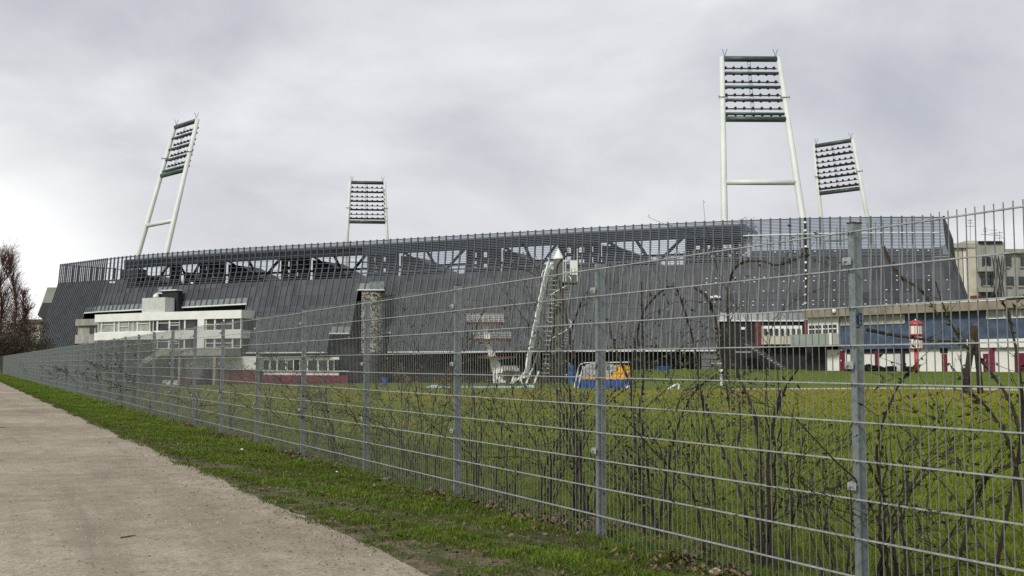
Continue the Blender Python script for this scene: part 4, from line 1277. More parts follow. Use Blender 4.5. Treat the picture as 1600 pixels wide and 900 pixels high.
# ------------------------------------------------------------ water slide tower
YS = 68.0
def cs(px, py, d=0.0): return at(px, py, YS + d)
gz = ground_z(3, YS)
cc = cs(873, 560); cc.z = 0
sl = empty('slide_tower', (cc.x, cc.y, gz), 0, 'tall dark column with white pointed cap, spiral stair and white slide in the pool garden', 'slide tower')
zc = cs(873, 405).z; zp = cs(873, 388).z
m_ = MB(); m_.lathe((cc.x, cc.y, 0), [(.36, gz - .2), (.32, zc)], 18); m_.build('column', M['column_grey'], sl, smooth=True)
m_ = MB(); m_.lathe((cc.x, cc.y, 0), [(.34, zc + .001), (.35, zc + .05), (.02, zp)], 18); m_.build('pointed_cap', M['white_paint'], sl)
nst = 40; z_s = gz + .3; z_e = cs(873, 430).z
hr = []
for k in range(nst):
    a = R(-60) + k * R(360 * 2.6 / nst); z = z_s + (z_e - z_s) * k / nst
    d = Vector((math.cos(a), math.sin(a), 0)); t2 = Vector((-d.y, d.x, 0))
    c = Vector((cc.x, cc.y, z))
    m_ = MB(); m_.hexa([c + d * .3 - t2 * .06, c + d * .82 - t2 * .17, c + d * .82 + t2 * .17, c + d * .3 + t2 * .06], [c + d * .3 - t2 * .06 + Vector((0, 0, .05)), c + d * .82 - t2 * .17 + Vector((0, 0, .05)), c + d * .82 + t2 * .17 + Vector((0, 0, .05)), c + d * .3 + t2 * .06 + Vector((0, 0, .05))])
    m_.build('stair_tread', M['concrete'], sl)
    hr.append(c + d * .84 + Vector((0, 0, .95)))
m_ = MB(); m_.tube(hr, .03, 6)
for p in hr[::4]: m_.tube([p, p - Vector((0, 0, .95))], .010, 4)
m_.build('spiral_railing', M['white_paint'], sl)
# slide: white chute with raised rims
ch = [cs(860, 413, -.6), cs(854, 435, -.9), cs(847, 465, -1.2), cs(840, 500, -1.5), cs(834, 530, -1.8), cs(828, 560, -2.1), cs(824, 585, -2.4), cs(812, 597, -2.7), cs(802, 599, -2.9)]
m_ = MB()
for a, b in zip(ch[:-1], ch[1:]):
    wd = Vector((.10, .30, 0))
    th = Vector((-.10, 0, -.06))
    m_.hexa([a - wd + th, b - wd + th, b + wd + th, a + wd + th], [a - wd, b - wd, b + wd, a + wd])
m_.build('slide_chute', M['white_paint'], sl)
m_ = MB(); wd = Vector((.10, .30, 0))
for s in (-1, 1):
    m_.tube([p + wd * s + Vector((-.05, 0, .14)) for p in ch], .055, 6)
m_.tube([cs(846, 432, -1), cs(848, 424, -1), cs(858, 417, -1), cs(862, 412, -1)], .03, 5)
for k in range(9):
    t = k / 9
    p_ = ch[0].lerp(ch[6], t); m_.tube([p_ + Vector((-.05, -.3, .1)), p_ + Vector((-.22, -.3, .45))], .02, 4)
m_.build('slide_rail', M['white_paint'], sl)
m_ = MB()
for s in range(22):
    t = s / 22; p_ = cs(858, 432, -.2).lerp(cs(846, 590, -.6), t)
    m_.box(-.02, .45, -.25, .25, -.02, .02, lambda x, y, z, c=p_: Vector((c.x + x, c.y + y, c.z + z)))
m_.tube([cs(862, 432, -.2), cs(850, 590, -.6)], .03, 4); m_.build('ladder', M['ledge'], sl)
m_ = MB()
for (x0, x1) in ((849, 838), (858, 851)):
    m_.tube([cs(x0 + 6, 440, -.3), cs(x1, 600, -.5)], .06, 6)
m_.tube([cs(828, 590, -1), cs(850, 520, -.6)], .07, 6)
m_.build('slide_strut', M['column_grey'], sl)
pz = cs(892, 441); 
m_ = MB(); m_.box(cc.x + .2, cs(901, 441).x, cc.y - .9, cc.y + .9, pz.z - .1, pz.z); m_.build('top_platform', M['column_grey'], sl)
m_ = MB(); a, b = cs(889.5, 431), cs(901, 409); m_.box(a.x, b.x, cc.y - .95, cc.y - .91, a.z, b.z); m_.build('white_panel', M['white_paint'], sl)
m_ = MB()
for (x, y0, y1) in ((884, 392, 440), (902, 386, 440), (880, 405, 440)):
    m_.tube([cs(x, y1, -.9), cs(x, y0, -.9)], .022, 5)
m_.tube([cs(880, 407, -.9), cs(902, 409, -.9)], .03, 5); m_.tube([cs(880, 409, .9), cs(902, 407, .9)], .02, 5); m_.tube([cs(880, 425, -.9), cs(890, 425, -.9)], .02, 5)
m_.build('platform_railing', M['white_paint'], sl)
m_ = MB()
for (x, y) in ((883, 392), (903, 386)): c_ = cs(x, y, -.9); m_.lathe(c_, [(.02, -.08), (.11, -.04), (.12, .02), (.03, .08)], 8)
m_.build('lamp_head', M['dark_steel'], sl)

# ------------------------------------------------------------ diving tower
YD = 60.0
def dv(px, py, d=0.0): return at(px, py, YD + d)
b_ = dv(786, 603); dt = empty('diving_tower', (b_.x, YD, 0), 0, 'white Y-shaped concrete diving tower with stacked platforms and railings', 'diving tower')
m_ = MB()
spine = [((748, 771), 504), ((755, 762.5), 513), ((758, 767), 534), ((763.5, 775), 556), ((768, 785), 575), ((771, 791), 602), ((770, 792), 612)]
for ((a0, a1), ya), ((c0, c1), yc) in zip(spine[:-1], spine[1:]):
    p = [dv(c0, yc, -.35), dv(c1, yc, -.35), dv(c1, yc, .35), dv(c0, yc, .35)]; q = [dv(a0, ya, -.35), dv(a1, ya, -.35), dv(a1, ya, .35), dv(a0, ya, .35)]
    m_.hexa(p, q)
m_.build('concrete_spine', M['white_paint'], dt)
for (x0, x1, y, rh, red) in ((730, 787, 504, 12, 1), (741, 799, 530, 10, 1), (746, 807, 557, 0, 1), (785, 812, 580, 8, 0)):
    m_ = MB(); a, b = dv(x0, y), dv(x1, y); m_.box(a.x, b.x, YD - .95, YD + .95, a.z - .09, a.z); pf = m_.build('platform', M['brown_wall'], dt)
    m_ = MB(); c_ = .5 * (x0 + x1)
    m_.hexa([dv(c_ - 3, y + 5, -.5), dv(c_ + 3, y + 5, -.5), dv(c_ + 3, y + 5, .5), dv(c_ - 3, y + 5, .5)], [Vector((p.x, p.y, a.z - .091)) for p in (dv(c_ - 22, y, -.7), dv(c_ + 22, y, -.7), dv(c_ + 22, y, .7), dv(c_ - 22, y, .7))])
    m_.build('bracket', M['white_paint'], pf)
    if rh:
        ztop = dv(x0, y - rh).z
        for dd in (-.9, .9):
            m_ = MB()
            for k in range(4):
                z_ = a.z + (ztop - a.z) * (k + 1) / 4; m_.tube([(a.x, YD + dd, z_), (b.x, YD + dd, z_)], .011, 4)
            for k in range(8):
                x_ = a.x + (b.x - a.x) * k / 7; m_.tube([(x_, YD + dd, a.z), (x_, YD + dd, ztop)], .011, 4)
            m_.build('railing', M['white_paint'], pf)
for (x0, y0, x1, y1) in ((796, 604, 808, 577), (808, 577, 818, 604), (800, 604, 806, 590), (822, 600, 832, 575), (834, 600, 842, 580), (812, 590, 826, 590)):
    for d_ in (-.8, .4):
        m_ = MB(); m_.tube([dv(x0, y0, d_), dv(x1, y1, d_)], .055, 5); m_.build('access_rail', M['white_paint'], dt)
# pool basin with rim
pz0 = on_ground(690, 607.5, .05)
mb = MB()
xa, xb = at(668, 600, 54).x, at(835, 600, 54).x
for (x0, x1, y0, y1) in ((xa, xb, 53.2, 53.7), (xa, xb, 59.0, 59.4), (xa, xa + .4, 53.7, 59.0), (xb - .4, xb, 53.7, 59.0)):
    mb.box(x0, x1, y0, y1, -.1, .11)
o = mb.build('pool_rim', M['pool_rim']); tag(o, kind='structure')
mb = MB(); mb.quad((xa + .4, 53.7, .09), (xb - .4, 53.7, .09), (xb - .4, 59, .09), (xa + .4, 59, .09)); o = mb.build('pool_water', M['water']); tag(o, kind='structure')

# ------------------------------------------------------------ yellow unit with grey cover on blue base
YY = 52.0
def yq(px, py, d=0.0): return at(px, py, YY + d)
b_ = yq(945, 608); yu = empty('pool_play_unit', (b_.x, YY, 0), 0, 'orange-yellow stepped unit under a grey rounded cover on a blue base', 'pool equipment')
def ybox(name, m, a, b, y0, y1, d0, d1):
    q = MB(); p, r = yq(a, y1, d0), yq(b, y0, d0); q.box(p.x, r.x, YY + d0, YY + d1, max(p.z, -.02), r.z); return q.build(name, m, yu)
ybox('blue_base', M['blue'], 903, 984.5, 593, 611, 0, 1.8)
prof = [(912, 592.8), (984, 592.8), (984, 571), (966, 570), (966, 580), (957, 582), (957, 587), (950, 588), (912, 588)]
m_ = MB(); a_ = [yq(x, y, .1) for x, y in prof]; b2 = [p + Vector((0, 1.5, 0)) for p in a_]
m_.poly(a_[::-1]); m_.poly(b2)
for i in range(len(a_)):
    j = (i + 1) % len(a_); m_.quad(a_[i], a_[j], b2[j], b2[i])
m_.build('stepped_body', M['yellow'], yu)
m_ = MB()
arc = [(914, 587.5), (914, 576), (918, 570), (930, 567.5), (945, 568), (956, 569), (964, 572), (964, 579), (955, 581), (955, 587)]
a_ = [yq(x, y, .2) for x, y in arc]; b2 = [p + Vector((0, 1.3, 0)) for p in a_]
m_.poly(a_[::-1]); m_.poly(b2)
for i in range(len(a_)):
    j = (i + 1) % len(a_); m_.quad(a_[i], a_[j], b2[j], b2[i])
m_.build('grey_cover', M['tarp'], yu)
m_ = MB(); p = yq(980.5, 606); m_.box(p.x - .1, p.x + .1, YY - .02, YY - .005, p.z - .12, p.z + .12); m_.build('label_plate', M['sign'], yu)
m_ = MB()
for (x0, y0, x1, y1) in ((897, 606, 905, 570), (903, 606, 911, 572), (905, 570, 911, 568), (899, 590, 908, 586), (912, 567, 984, 566)):
    m_.tube([yq(x0, y0, -.1), yq(x1, y1, -.1)], .03, 5)
m_.build('handrail', M['ledge'], yu)

def barrel(px, py0, py1, w, Y, name, lab, m):
    a, b = at(px, py1, Y), at(px, py0, Y); r = w / F * Y * .5; g0 = ground_z(a.x, Y)
    h = b.z - g0
    e_ = empty(name, (a.x, Y, g0), 0, lab, name.replace('_', ' ').replace('blue ', ''))
    m_ = MB(); m_.lathe((a.x, Y, g0), [(r * .92, 0), (r, h * .1), (r * .96, h * .33), (r, h * .36), (r, h * .62), (r * .96, h * .65), (r, h * .9), (r * .93, h * .96)], 16); m_.build('body', m, e_, smooth=False)
    m_ = MB(); m_.lathe((a.x, Y, g0), [(r * .9, h * .962), (r * .9, h)], 16); m_.build('lid', M['dark_steel'], e_)
barrel(601, 590, 606, 9, 57, 'blue_barrel', 'blue barrel on the lawn in front of the mosaic tower', M['blue'])
barrel(892, 570, 598, 11, 62, 'blue_drum', 'tall blue drum between the slide tower and the yellow unit', M['blue'])
def bench_bin():
    Y = 125.0; g0 = .3
    a, b = at(1025, 583, Y), at(1047, 572, Y); a.z = g0
    e_ = empty('blue_container', ((a.x + b.x) / 2, Y, g0), 0, 'small bright blue wheeled container in the shade under the stadium', 'container')
    m_ = MB(); m_.hexa([(a.x + .15, Y, g0 + .1), (b.x - .15, Y, g0 + .1), (b.x - .15, Y + .9, g0 + .1), (a.x + .15, Y + .9, g0 + .1)], [(a.x, Y - .1, b.z - .1), (b.x, Y - .1, b.z - .1), (b.x, Y + 1, b.z - .1), (a.x, Y + 1, b.z - .1)]); m_.build('body', M['blue'], e_)
    m_ = MB(); m_.box(a.x - .03, b.x + .03, Y - .15, Y + 1.03, b.z - .098, b.z); m_.build('lid', M['blue'], e_)
    for x in (a.x + .25, b.x - .25):
        m_ = MB(); m_.tube([(x - .04, Y + .2, g0 + .09), (x + .04, Y + .2, g0 + .09)], .09, 10); m_.build('wheel', M['dark_steel'], e_)
bench_bin()
# white stand pipe / sprinkler post
Y = 56.0; p = at(1127, 577, Y); g0 = ground_z(p.x, Y)
e_ = empty('water_post', (p.x, Y, g0), 0, 'short white post with a flat head on the lawn before the entrance', 'post')
m_ = MB(); m_.lathe((p.x, Y, g0), [(.07, -.1), (.06, p.z - g0 - .12)], 10); m_.build('shaft', M['white_paint'], e_)
m_ = MB(); m_.box(p.x - .14, p.x + .14, Y - .1, Y + .1, p.z - .119, p.z); m_.build('head', M['white_paint'], e_)
# bent white pipe near the yellow unit
m_ = MB(); Y = 49.0; a = [at(1041, 609, Y), at(1048, 605, Y), at(1058, 600, Y), at(1061, 601, Y), at(1060, 608, Y)]
m_.tube(a, .045, 6); m_.tube([at(1048, 605, Y), at(1050, 610, Y)], .04, 6); o = m_.build('bent_pipe', M['white_paint']); tag(o, 'bent white metal pipe standing in the lawn right of the yellow unit', 'pipe')

# ------------------------------------------------------------ red and white lantern post
Y = 100.0; g0 = .3
p = at(1432, 560, Y)
lp = empty('lantern_post', (p.x, Y, g0), 0, 'red post with white cylindrical lantern and red domed top on the green bank', 'lantern')
def zy(y): return at(1432, y, Y).z
k_ = Y / F
m_ = MB(); m_.lathe((p.x, Y, 0), [(3.0 * k_, g0 - .1), (3.4 * k_, zy(546))], 14); m_.build('pole', M['red'], lp, smooth=True)
for (y0, y1) in ((526.5, 544), (509, 522)):
    m_ = MB(); m_.lathe((p.x, Y, 0), [(9.3 * k_, zy(y1)), (9.3 * k_, zy(y0))], 24); dr = m_.build('white_drum', M['white_paint'], lp)
    m_ = MB()
    for j in range(8):
        a = j * math.pi / 4 + .3; c = Vector((p.x + math.cos(a) * 9.4 * k_, Y + math.sin(a) * 9.4 * k_, 0))
        m_.tube([(c.x, c.y, zy(y1)), (c.x, c.y, zy(y0))], .035, 4)
    m_.build('drum_ribs', M['red'], dr)
m_ = MB(); m_.lathe((p.x, Y, 0), [(5 * k_, zy(546)), (9.8 * k_, zy(545)), (9.8 * k_, zy(544)) ], 24); m_.build('bottom_ring', M['red'], lp)
m_ = MB(); m_.lathe((p.x, Y, 0), [(8 * k_, zy(526.4)), (8 * k_, zy(524)), (9.9 * k_, zy(523.5)), (9.9 * k_, zy(522.1))], 24); m_.build('middle_ring', M['red'], lp)
m_ = MB(); m_.lathe((p.x, Y, 0), [(10 * k_, zy(508.9)), (10.3 * k_, zy(506.5)), (8.5 * k_, zy(503)), (5 * k_, zy(501)), (.5 * k_, zy(500.5))], 24); m_.build('dome', M['red'], lp, smooth=True)
m_ = MB(); m_.lathe((p.x, Y, 0), [(1.2 * k_, zy(500.4)), (1.4 * k_, zy(499.4)), (.3 * k_, zy(498.4))], 10); m_.build('finial', M['white_paint'], lp)

# ------------------------------------------------------------ vegetation
def leaf_cloud(pts, size, rnd):
    m_ = MB()
    for c in pts:
        a = Vector((rnd.gauss(0, 1), rnd.gauss(0, 1), rnd.gauss(0, 1))).normalized(); b = a.cross(Vector((rnd.gauss(0, 1), rnd.gauss(0, 1), rnd.gauss(0, 1)))).normalized()
        s = size * rnd.uniform(.6, 1.3)
        m_.poly([c - a * s, c - b * s * .45, c + a * s, c + b * s * .45])
    return m_
def smooth_path(pts, n=4):
    out = []
    P = [pts[0]] + pts + [pts[-1]]
    for i in range(1, len(P) - 2):
        for k in range(n):
            t = k / n
            out.append(.5 * ((2 * P[i]) + (P[i + 1] - P[i - 1]) * t + (2 * P[i - 1] - 5 * P[i] + 4 * P[i + 1] - P[i + 2]) * t * t + (3 * P[i] - P[i - 1] - 3 * P[i + 1] + P[i + 2]) * t ** 3))
    out.append(pts[-1]); return out
def grow(m_, p, d, length, r, depth, rnd, tips, droop=.25, n=4, kids=(2, 5), wig=.3):
    segs = max(3, int(length / (.16 if depth else .12)))
    segs = min(segs, 9)
    pts = [p]; rad = [r]; dd = d.copy()
    for i in range(segs):
        dd = (dd + Vector((rnd.gauss(0, wig), rnd.gauss(0, wig * .6), rnd.gauss(0, wig * .6) - droop * .12 * i / segs))).normalized() if i else dd
        pts.append(pts[-1] + dd * (length / segs)); rad.append(r * (1 - .62 * (i + 1) / segs))
    m_.tube(pts, rad, n, cap=False)
    if depth <= 0:
        tips += pts[1:]
    else:
        for k in range(rnd.randint(*kids)):
            i = rnd.randint(max(1, segs // 4), segs)
            s = (dd + Vector((rnd.gauss(0, .8), rnd.gauss(0, .5), rnd.gauss(.15, .5)))).normalized()
            grow(m_, pts[i], s, length * rnd.uniform(.35, .65), max(rad[min(i, segs - 1)] * .68, .0026), depth - 1, rnd, tips, droop, max(3, n - 1), kids, wig)
        tips += pts[segs // 2:]
SG = 'bare climbing shrubs along the fence'
def shrub(px, height, nstem, spread, r, label, seed, off=.35, paths=(), leafy=1.0, depth=2, group=SG, lsize=.012, budleaf=.25, pathr=.008):
    rnd = random.Random(seed)
    t = fence_t(px, off)
    base = FP(t, off, 0)
    root = empty('shrub', base, 0, label, 'shrub', group); r *= .84; nstem = int(nstem * 1.15)
    st = MB(); tips = []
    for k in range(nstem):
        b0 = base + FD * rnd.gauss(0, .07) + FN * rnd.gauss(0, .06)
        ang = rnd.gauss(0, spread)
        d = (FD * math.sin(ang) + FN * rnd.gauss(0, .12) + Vector((0, 0, 1)) * max(.3, math.cos(ang))).normalized()
        grow(st, b0 - Vector((0, 0, .03)), d, height * rnd.uniform(.6, 1.0), r * rnd.uniform(.55, 1.15), depth, rnd, tips, wig=.21)
    for pth in paths:
        pp_ = smooth_path([fence_pt(x, y, off + rnd.uniform(-.08, .08)) for x, y in pth])
        rr = [pathr * (1 - .65 * i / len(pp_)) for i in range(len(pp_))]
        st.tube(pp_, rr, 5)
        for i in range(3, len(pp_) - 1):
            if rnd.random() < .45:
                d = (pp_[i + 1] - pp_[i]).normalized() + Vector((rnd.gauss(0, .8), rnd.gauss(0, .4), rnd.gauss(0, .8)))
                grow(st, pp_[i], d.normalized(), rnd.uniform(.06, .32), .0028, 0, rnd, tips, n=3)
            if rnd.random() < .7: tips += [pp_[i]] * 3
    st.build('stems', M['bark'], root)
    keep = [p + Vector((rnd.gauss(0, .007), rnd.gauss(0, .007), rnd.gauss(0, .007))) for p in tips if p.z > .12 and rnd.random() < .8 * leafy]
    rnd.shuffle(keep)
    nb_ = int(len(keep) * budleaf)
    if nb_ > 2: lsize *= 1.6; leaf_cloud(keep[:nb_], lsize * .9, rnd).build('young_leaves', M['leaf_bud'], root)
    if len(keep) > nb_: leaf_cloud(keep[nb_:nb_ + 1200], lsize, rnd).build('old_leaves', M['leaf_dark'], root)
    return root
shrub(1575, 1.5, 5, .45, .010, 'large bare shrub with long curved dark stems at the right edge of the picture', 11,
      paths=([(1488, 925), (1505, 850), (1530, 770), (1556, 735), (1600, 722), (1640, 720)], [(1548, 930), (1570, 820), (1590, 720), (1598, 640), (1590, 560), (1575, 490), (1568, 470), (1600, 466)],
             [(1640, 760), (1600, 690), (1575, 620), (1530, 560), (1500, 530), (1475, 480), (1462, 440)], [(1380, 385), (1400, 425), (1440, 455), (1470, 500)], [(1600, 800), (1580, 700), (1545, 640), (1515, 610), (1500, 560)]), pathr=.0105, lsize=.013)
shrub(1390, 1.35, 7, .35, .011, 'tangled bare shrub just right of the nearest fence post', 12,
      paths=([(1400, 930), (1396, 850), (1380, 775), (1358, 725), (1340, 680), (1345, 620)], [(1375, 920), (1383, 800), (1370, 700), (1400, 610), (1430, 570)], [(1355, 515), (1400, 524), (1460, 532), (1510, 534)]), pathr=.011)
shrub(1295, 1.25, 6, .40, .010, 'dark twiggy shrub just left of the nearest fence post', 13)
shrub(1195, 1.55, 6, .26, .013, 'dense upright shrub with thick stems midway between the two nearest posts', 14,
      paths=([(1195, 900), (1190, 790), (1182, 660), (1152, 580), (1138, 500), (1140, 440), (1156, 412), (1190, 408), (1215, 414), (1250, 402), (1264, 398)],
             [(1210, 900), (1200, 720), (1222, 620), (1248, 575)], [(1178, 890), (1160, 780), (1120, 680), (1090, 600)]), pathr=.013)
shrub(1110, 1.2, 5, .35, .009, 'small bare shrub right of the tall arching shrub', 15)
shrub(1020, 1.2, 5, .22, .010, 'tall shrub whose long shoots arch over in loops right of the second post', 16,
      paths=([(1012, 880), (1003, 760), (987, 620), (998, 510), (1020, 468), (1050, 447), (1064, 468), (1085, 540), (1093, 600), (1108, 700), (1116, 760)],
             [(1030, 880), (1008, 700), (1000, 640), (1006, 590), (1004, 520), (1002, 440)], [(1085, 448), (1105, 465), (1118, 500), (1128, 560), (1140, 640)], [(1022, 870), (1050, 700), (1080, 620), (1120, 585)], [(985, 600), (960, 540), (950, 500)]), pathr=.012, lsize=.014, budleaf=.35)
shrub(968, .95, 4, .4, .007, 'low shrub close to the right side of the second post', 17)
shrub(900, 1.5, 7, .25, .012, 'tall dark shrub leaning against the left side of the second post', 18,
      paths=([(925, 820), (905, 720), (890, 620), (888, 540), (905, 480), (918, 455)], [(915, 800), (880, 650), (860, 560), (868, 500)], [(897, 560), (880, 470), (870, 420), (885, 400)]), pathr=.012, leafy=1.3)
shrub(850, 1.6, 8, .25, .010, 'dense shrub in front of the slide tower', 19, leafy=1.2)
shrub(795, 1.4, 6, .3, .009, 'bushy shrub in front of the diving tower', 20)
shrub(740, 1.6, 5, .25, .009, 'slim shrub just right of the third post', 21, paths=([(745, 760), (742, 640), (735, 560), (745, 510), (760, 480)],))
shrub(672, 1.75, 6, .3, .010, 'tall leafy shrub left of the third post with shoots rising above the stadium hem', 22, paths=([(668, 740), (655, 640), (645, 560), (655, 520), (672, 482)],), leafy=1.4, budleaf=.4)
shrub(630, 1.4, 7, .3, .009, 'twiggy shrub midway between the third and fourth posts', 23)
shrub(590, 1.2, 6, .35, .009, 'low shrub just right of the fourth post', 24)
shrub(525, 1.3, 7, .35, .010, 'shrub left of the fourth post before the burgundy plinth', 25, leafy=1.5)
shrub(492, 1.45, 6, .35, .010, 'leafy shrub just right of the fifth post', 26, leafy=1.6, budleaf=.35)
shrub(432, 1.5, 7, .35, .010, 'leafy shrub midway between the fifth and sixth posts', 27, leafy=1.6, budleaf=.4)
shrub(360, 1.35, 6, .35, .011, 'shrub between the sixth and seventh posts', 28, leafy=1.5)
shrub(310, 1.35, 6, .35, .012, 'shrub between the seventh and eighth posts', 29, leafy=1.5)
shrub(272, 1.3, 7, .35, .012, 'shrub before the concrete ramp, between the eighth and ninth posts', 30, leafy=1.6)
shrub(212, 1.9, 14, .3, .016, 'tall dark dense climber on the fence below the left end of the office block', 31, leafy=2.0, lsize=.022, budleaf=.1)
for j, (px, h) in enumerate(((236, 1.4), (190, 1.5), (172, 1.4), (155, 1.4), (138, 1.6), (118, 1.3), (103, 1.5), (90, 1.4), (78, 1.7), (62, 1.2), (50, 1.3), (38, 1.2), (28, 1.4))):
    shrub(px, h, 7, .35, .016, 'small bare shrub in the far row behind the left stretch of the fence', 40 + j, leafy=1.6, lsize=.025, depth=1 if px < 100 else 2, group='small far shrubs behind the fence', budleaf=.1)

# forked dark trunk on the lawn at right
def trunk_tree():
    Y = 44.0; p = at(1521, 612, Y)
    e_ = empty('forked_trunk', (p.x, Y, 0), 0, 'dark two-legged bare trunk on the lawn right of the red lantern post', 'tree')
    m_ = MB()
    m_.tube([at(1508, 616, Y), at(1512, 580, Y), at(1517, 545, Y), at(1520, 522, Y), at(1522, 509, Y)], [.17, .14, .15, .19, .12], 8)
    m_.tube([at(1532, 616, Y), at(1530, 585, Y), at(1527, 550, Y), at(1524, 526, Y), at(1523, 512, Y)], [.13, .12, .13, .17, .1], 8)
    m_.build('trunk', M['bark'], e_, smooth=True)
trunk_tree()
def dark_tree(px, Y, ytop, lab, seed, spread=.4, r=.11):
    rnd = random.Random(seed); p = at(px, 600, Y); g0 = ground_z(p.x, Y)
    e_ = empty('young_tree', (p.x, Y, g0), 0, lab, 'tree')
    H = at(px, ytop, Y).z - g0
    m_ = MB(); tips = []
    tp = [Vector((p.x + rnd.gauss(0, .04) * k, Y, g0 + H * .8 * k / 6 - .05)) for k in range(7)]
    m_.tube(tp, [r * (1 - .6 * k / 6) for k in range(7)], 8); m_.build('trunk', M['bark'], e_)
    m_ = MB()
    for k in range(16):
        q = tp[rnd.randint(2, 6)]; a = rnd.uniform(0, 6.28)
        grow(m_, q, Vector((math.cos(a) * spread, math.sin(a) * spread, 1)).normalized(), H * rnd.uniform(.2, .4), r * .3, 2, rnd, tips, n=4, wig=.2)
    m_.build('crown', M['bark'], e_)
dark_tree(1134, 62, 480, 'thin dark bare tree before the entrance recess', 5, .45)
dark_tree(618, 90, 520, 'thin bare tree beside the mosaic stair tower', 6, .5, .08)

# hedges
def hedge(px0, px1, Y, yt, name, lab, mleaf, mstem, dens, sz, seed, depth_=1.5, cat='hedge'):
    rnd = random.Random(seed); a, b = at(px0, 600, Y).x, at(px1, 600, Y).x; g0 = ground_z((a + b) / 2, Y); H = at(px0, yt, Y).z - g0
    e_ = empty(name, ((a + b) / 2, Y + depth_ / 2, g0), 0, lab, cat)
    n = int(dens * (b - a)); pts = []
    for i in range(n):
        x = rnd.uniform(a, b); hh = H * (.82 + .2 * math.sin(x * 1.7 + seed) + .1 * math.sin(x * 5.1))
        pts.append(Vector((x, Y + rnd.random() * depth_, g0 + hh * rnd.random() ** .7)))
    leaf_cloud(pts, sz, rnd).build('leaves', mleaf, e_)
    m_ = MB()
    for i in range(int((b - a) * 4)):
        x = rnd.uniform(a, b); q = Vector((x, Y + rnd.random() * depth_, g0 - .05)); m_.tube([q, q + Vector((rnd.gauss(0, .15), 0, H * .5)), q + Vector((rnd.gauss(0, .3), 0, H * .95))], [.03, .02, .008], 3)
    m_.build('stems', mstem, e_)
hedge(615, 872, 78, 576, 'beech_hedge', 'brown leafy hedge behind the diving tower', M['leaf_brown'], M['bark'], 420, .10, 3)
hedge(395, 470, 150, 596, 'low_hedge', 'low green-brown hedge in front of the burgundy plinth', M['leaf_ever'], M['bark'], 120, .16, 4)
hedge(1324, 1402, 124, 570.5, 'clipped_hedge', 'low near-black clipped hedge left of the open doorway', M['dark_void'], M['bark'], 900, .12, 5, 1.0)
hedge(1413, 1459, 124, 570.5, 'clipped_hedge', 'low near-black clipped hedge behind the red lantern post', M['dark_void'], M['bark'], 900, .12, 6, 1.0)

# trees on the left
def poplar(px, Y, ytop, ybase, m, lab, seed, width=.12, nb_=120, r=.22):
    rnd = random.Random(seed); p = at(px, ybase, Y); H = at(px, ytop, Y).z
    e_ = empty('bare_poplar', (p.x, Y, 0), 0, lab, 'tree', 'bare poplars at the left edge')
    m_ = MB(); tp = [Vector((p.x + rnd.gauss(0, .06) * k, Y + rnd.gauss(0, .05) * k, H * k / 10)) for k in range(11)]
    m_.tube(tp, [r * (1 - .88 * k / 10) for k in range(11)], 7); m_.build('trunk', m, e_)
    m_ = MB(); tips = []
    for k in range(nb_):
        i = rnd.uniform(.8, 9.6); q = tp[int(i)].lerp(tp[int(i) + 1], i % 1)
        a = rnd.uniform(0, 6.28); w = width * 3
        grow(m_, q, Vector((math.cos(a) * w, math.sin(a) * w, 1)).normalized(), (H * .30) * (1 - .06 * i) * rnd.uniform(.6, 1.1), .05, 2, rnd, tips, droop=-.3, n=3, kids=(3, 5), wig=.08)
    m_.build('crown', m, e_)
poplar(-27, 135, 380, 566, M['bark_red'], 'reddish bare poplar cut by the left edge of the picture', 1, .12, 130)
poplar(2, 150, 396, 566, M['bark_red'], 'tall reddish bare poplar at the left edge', 2, .11, 150)
poplar(20, 160, 392, 566, M['bark_brown'], 'slender tall bare poplar nearest the stadium, with a thin pointed top', 3, .08, 130)
poplar(33, 150, 455, 566, M['bark_red'], 'shorter bare tree right of the slender poplar', 4, .16, 160, .16)
poplar(-50, 140, 400, 566, M['bark_brown'], 'bare poplar beyond the left edge of the picture', 6, .14, 60)
def bush(px, Y, ytop, w, m, lab, seed, nleaf=2200, sz=.14, stem=M['bark_brown']):
    rnd = random.Random(seed); p = at(px, 560, Y); H = at(px, ytop, Y).z; W = w / F * Y
    e_ = empty('bush', (p.x, Y, 0), 0, lab, 'bush')
    m_ = MB(); tips = []
    for k in range(16):
        a = rnd.uniform(0, 6.28); grow(m_, Vector((p.x + rnd.gauss(0, W * .12), Y + rnd.gauss(0, .5), -.1)), Vector((math.cos(a) * .35, math.sin(a) * .3, 1)).normalized(), H * rnd.uniform(.6, .95), .07, 2, rnd, tips, n=3, kids=(3, 5), wig=.15)
    m_.build('stems', stem, e_)
    pts = [t + Vector((rnd.gauss(0, .3), rnd.gauss(0, .3), rnd.gauss(0, .25))) for t in tips for _ in range(2)]
    rnd.shuffle(pts); leaf_cloud(pts[:nleaf], sz, rnd).build('foliage', m, e_)
bush(10, 125, 505, 40, M['leaf_ever'], 'dark dense bush under the poplars at the left edge', 1, 3500, .16)
bush(50, 150, 500, 26, M['leaf_ever'], 'green-brown bush between the poplars and the stadium corner', 2, 2600, .15)
bush(34, 135, 520, 26, M['leaf_ever'], 'low dark bush right behind the far end of the fence', 3, 2600, .15)
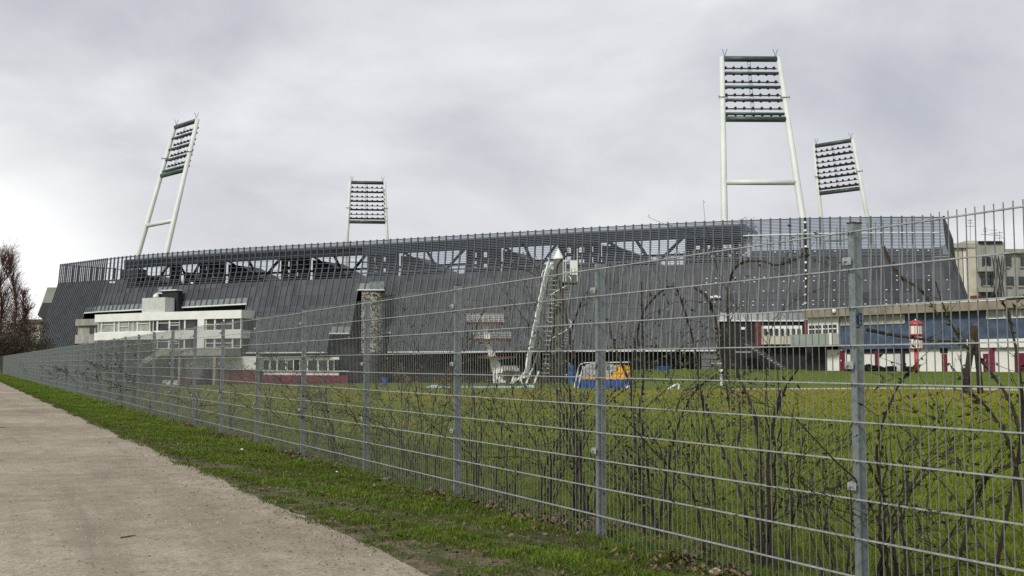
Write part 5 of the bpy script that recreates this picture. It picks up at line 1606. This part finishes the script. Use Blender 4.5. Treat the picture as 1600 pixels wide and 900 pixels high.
bush(62, 155, 528, 16, M['leaf_brown'], 'small brownish bush touching the left stadium corner', 4, 900, .13)
bush(-18, 120, 520, 40, M['leaf_ever'], 'dark bush partly beyond the left edge', 8, 2600, .16)
# small house behind the trees
Yh = 330.0
p = at(46, 520, Yh); h0, h1 = at(46, 506, Yh).z, at(46, 498, Yh).z; hw = 2.9 * 1
hs = empty('distant_house', (p.x, Yh, 0), 0, 'far house with dark brown roof seen behind the bare trees at left', 'house')
m_ = MB(); m_.box(p.x - 3.2, p.x + 3.2, Yh, Yh + 8, 0, h0); m_.build('wall', M['cream'], hs)
m_ = MB(); m_.hexa([(p.x - 3.8, Yh - .5, h0 + .01), (p.x + 3.8, Yh - .5, h0 + .01), (p.x + 3.8, Yh + 8.5, h0 + .01), (p.x - 3.8, Yh + 8.5, h0 + .01)], [(p.x - 3, Yh + 3.8, h1), (p.x + 3, Yh + 3.8, h1), (p.x + 3, Yh + 4.2, h1), (p.x - 3, Yh + 4.2, h1)]); m_.build('roof', M['bark_brown'], hs)
for dx in (-1.8, .8):
    m_ = MB(); m_.box(p.x + dx, p.x + dx + 1.1, Yh - .06, Yh - .005, h0 - 2.6, h0 - 1.0); m_.build('window', M['glass'], hs)
# treetop showing above the roof
def roof_tree():
    rnd = random.Random(9); Y = 290.0; p = at(1165, 345, Y); 
    e_ = empty('distant_tree', (p.x, Y, 0), 0, 'twiggy bare treetop just showing above the stadium roof left of the tall pylon leg', 'tree')
    H = at(1165, 338, Y).z; m_ = MB(); tips = []
    m_.tube([(p.x, Y, 0), (p.x + .5, Y, H * .5), (p.x, Y, H * .85)], [.5, .35, .15], 7); m_.build('trunk', M['bark_brown'], e_)
    m_ = MB()
    for k in range(60):
        a = rnd.uniform(0, 6.28); grow(m_, Vector((p.x + rnd.gauss(0, 1.2), Y, H * rnd.uniform(.8, .93))), Vector((math.cos(a) * .6, math.sin(a) * .6, 1)).normalized(), H * rnd.uniform(.05, .09), .08, 2, rnd, tips, n=3)
    m_.build('crown', M['bark_brown'], e_)
roof_tree()
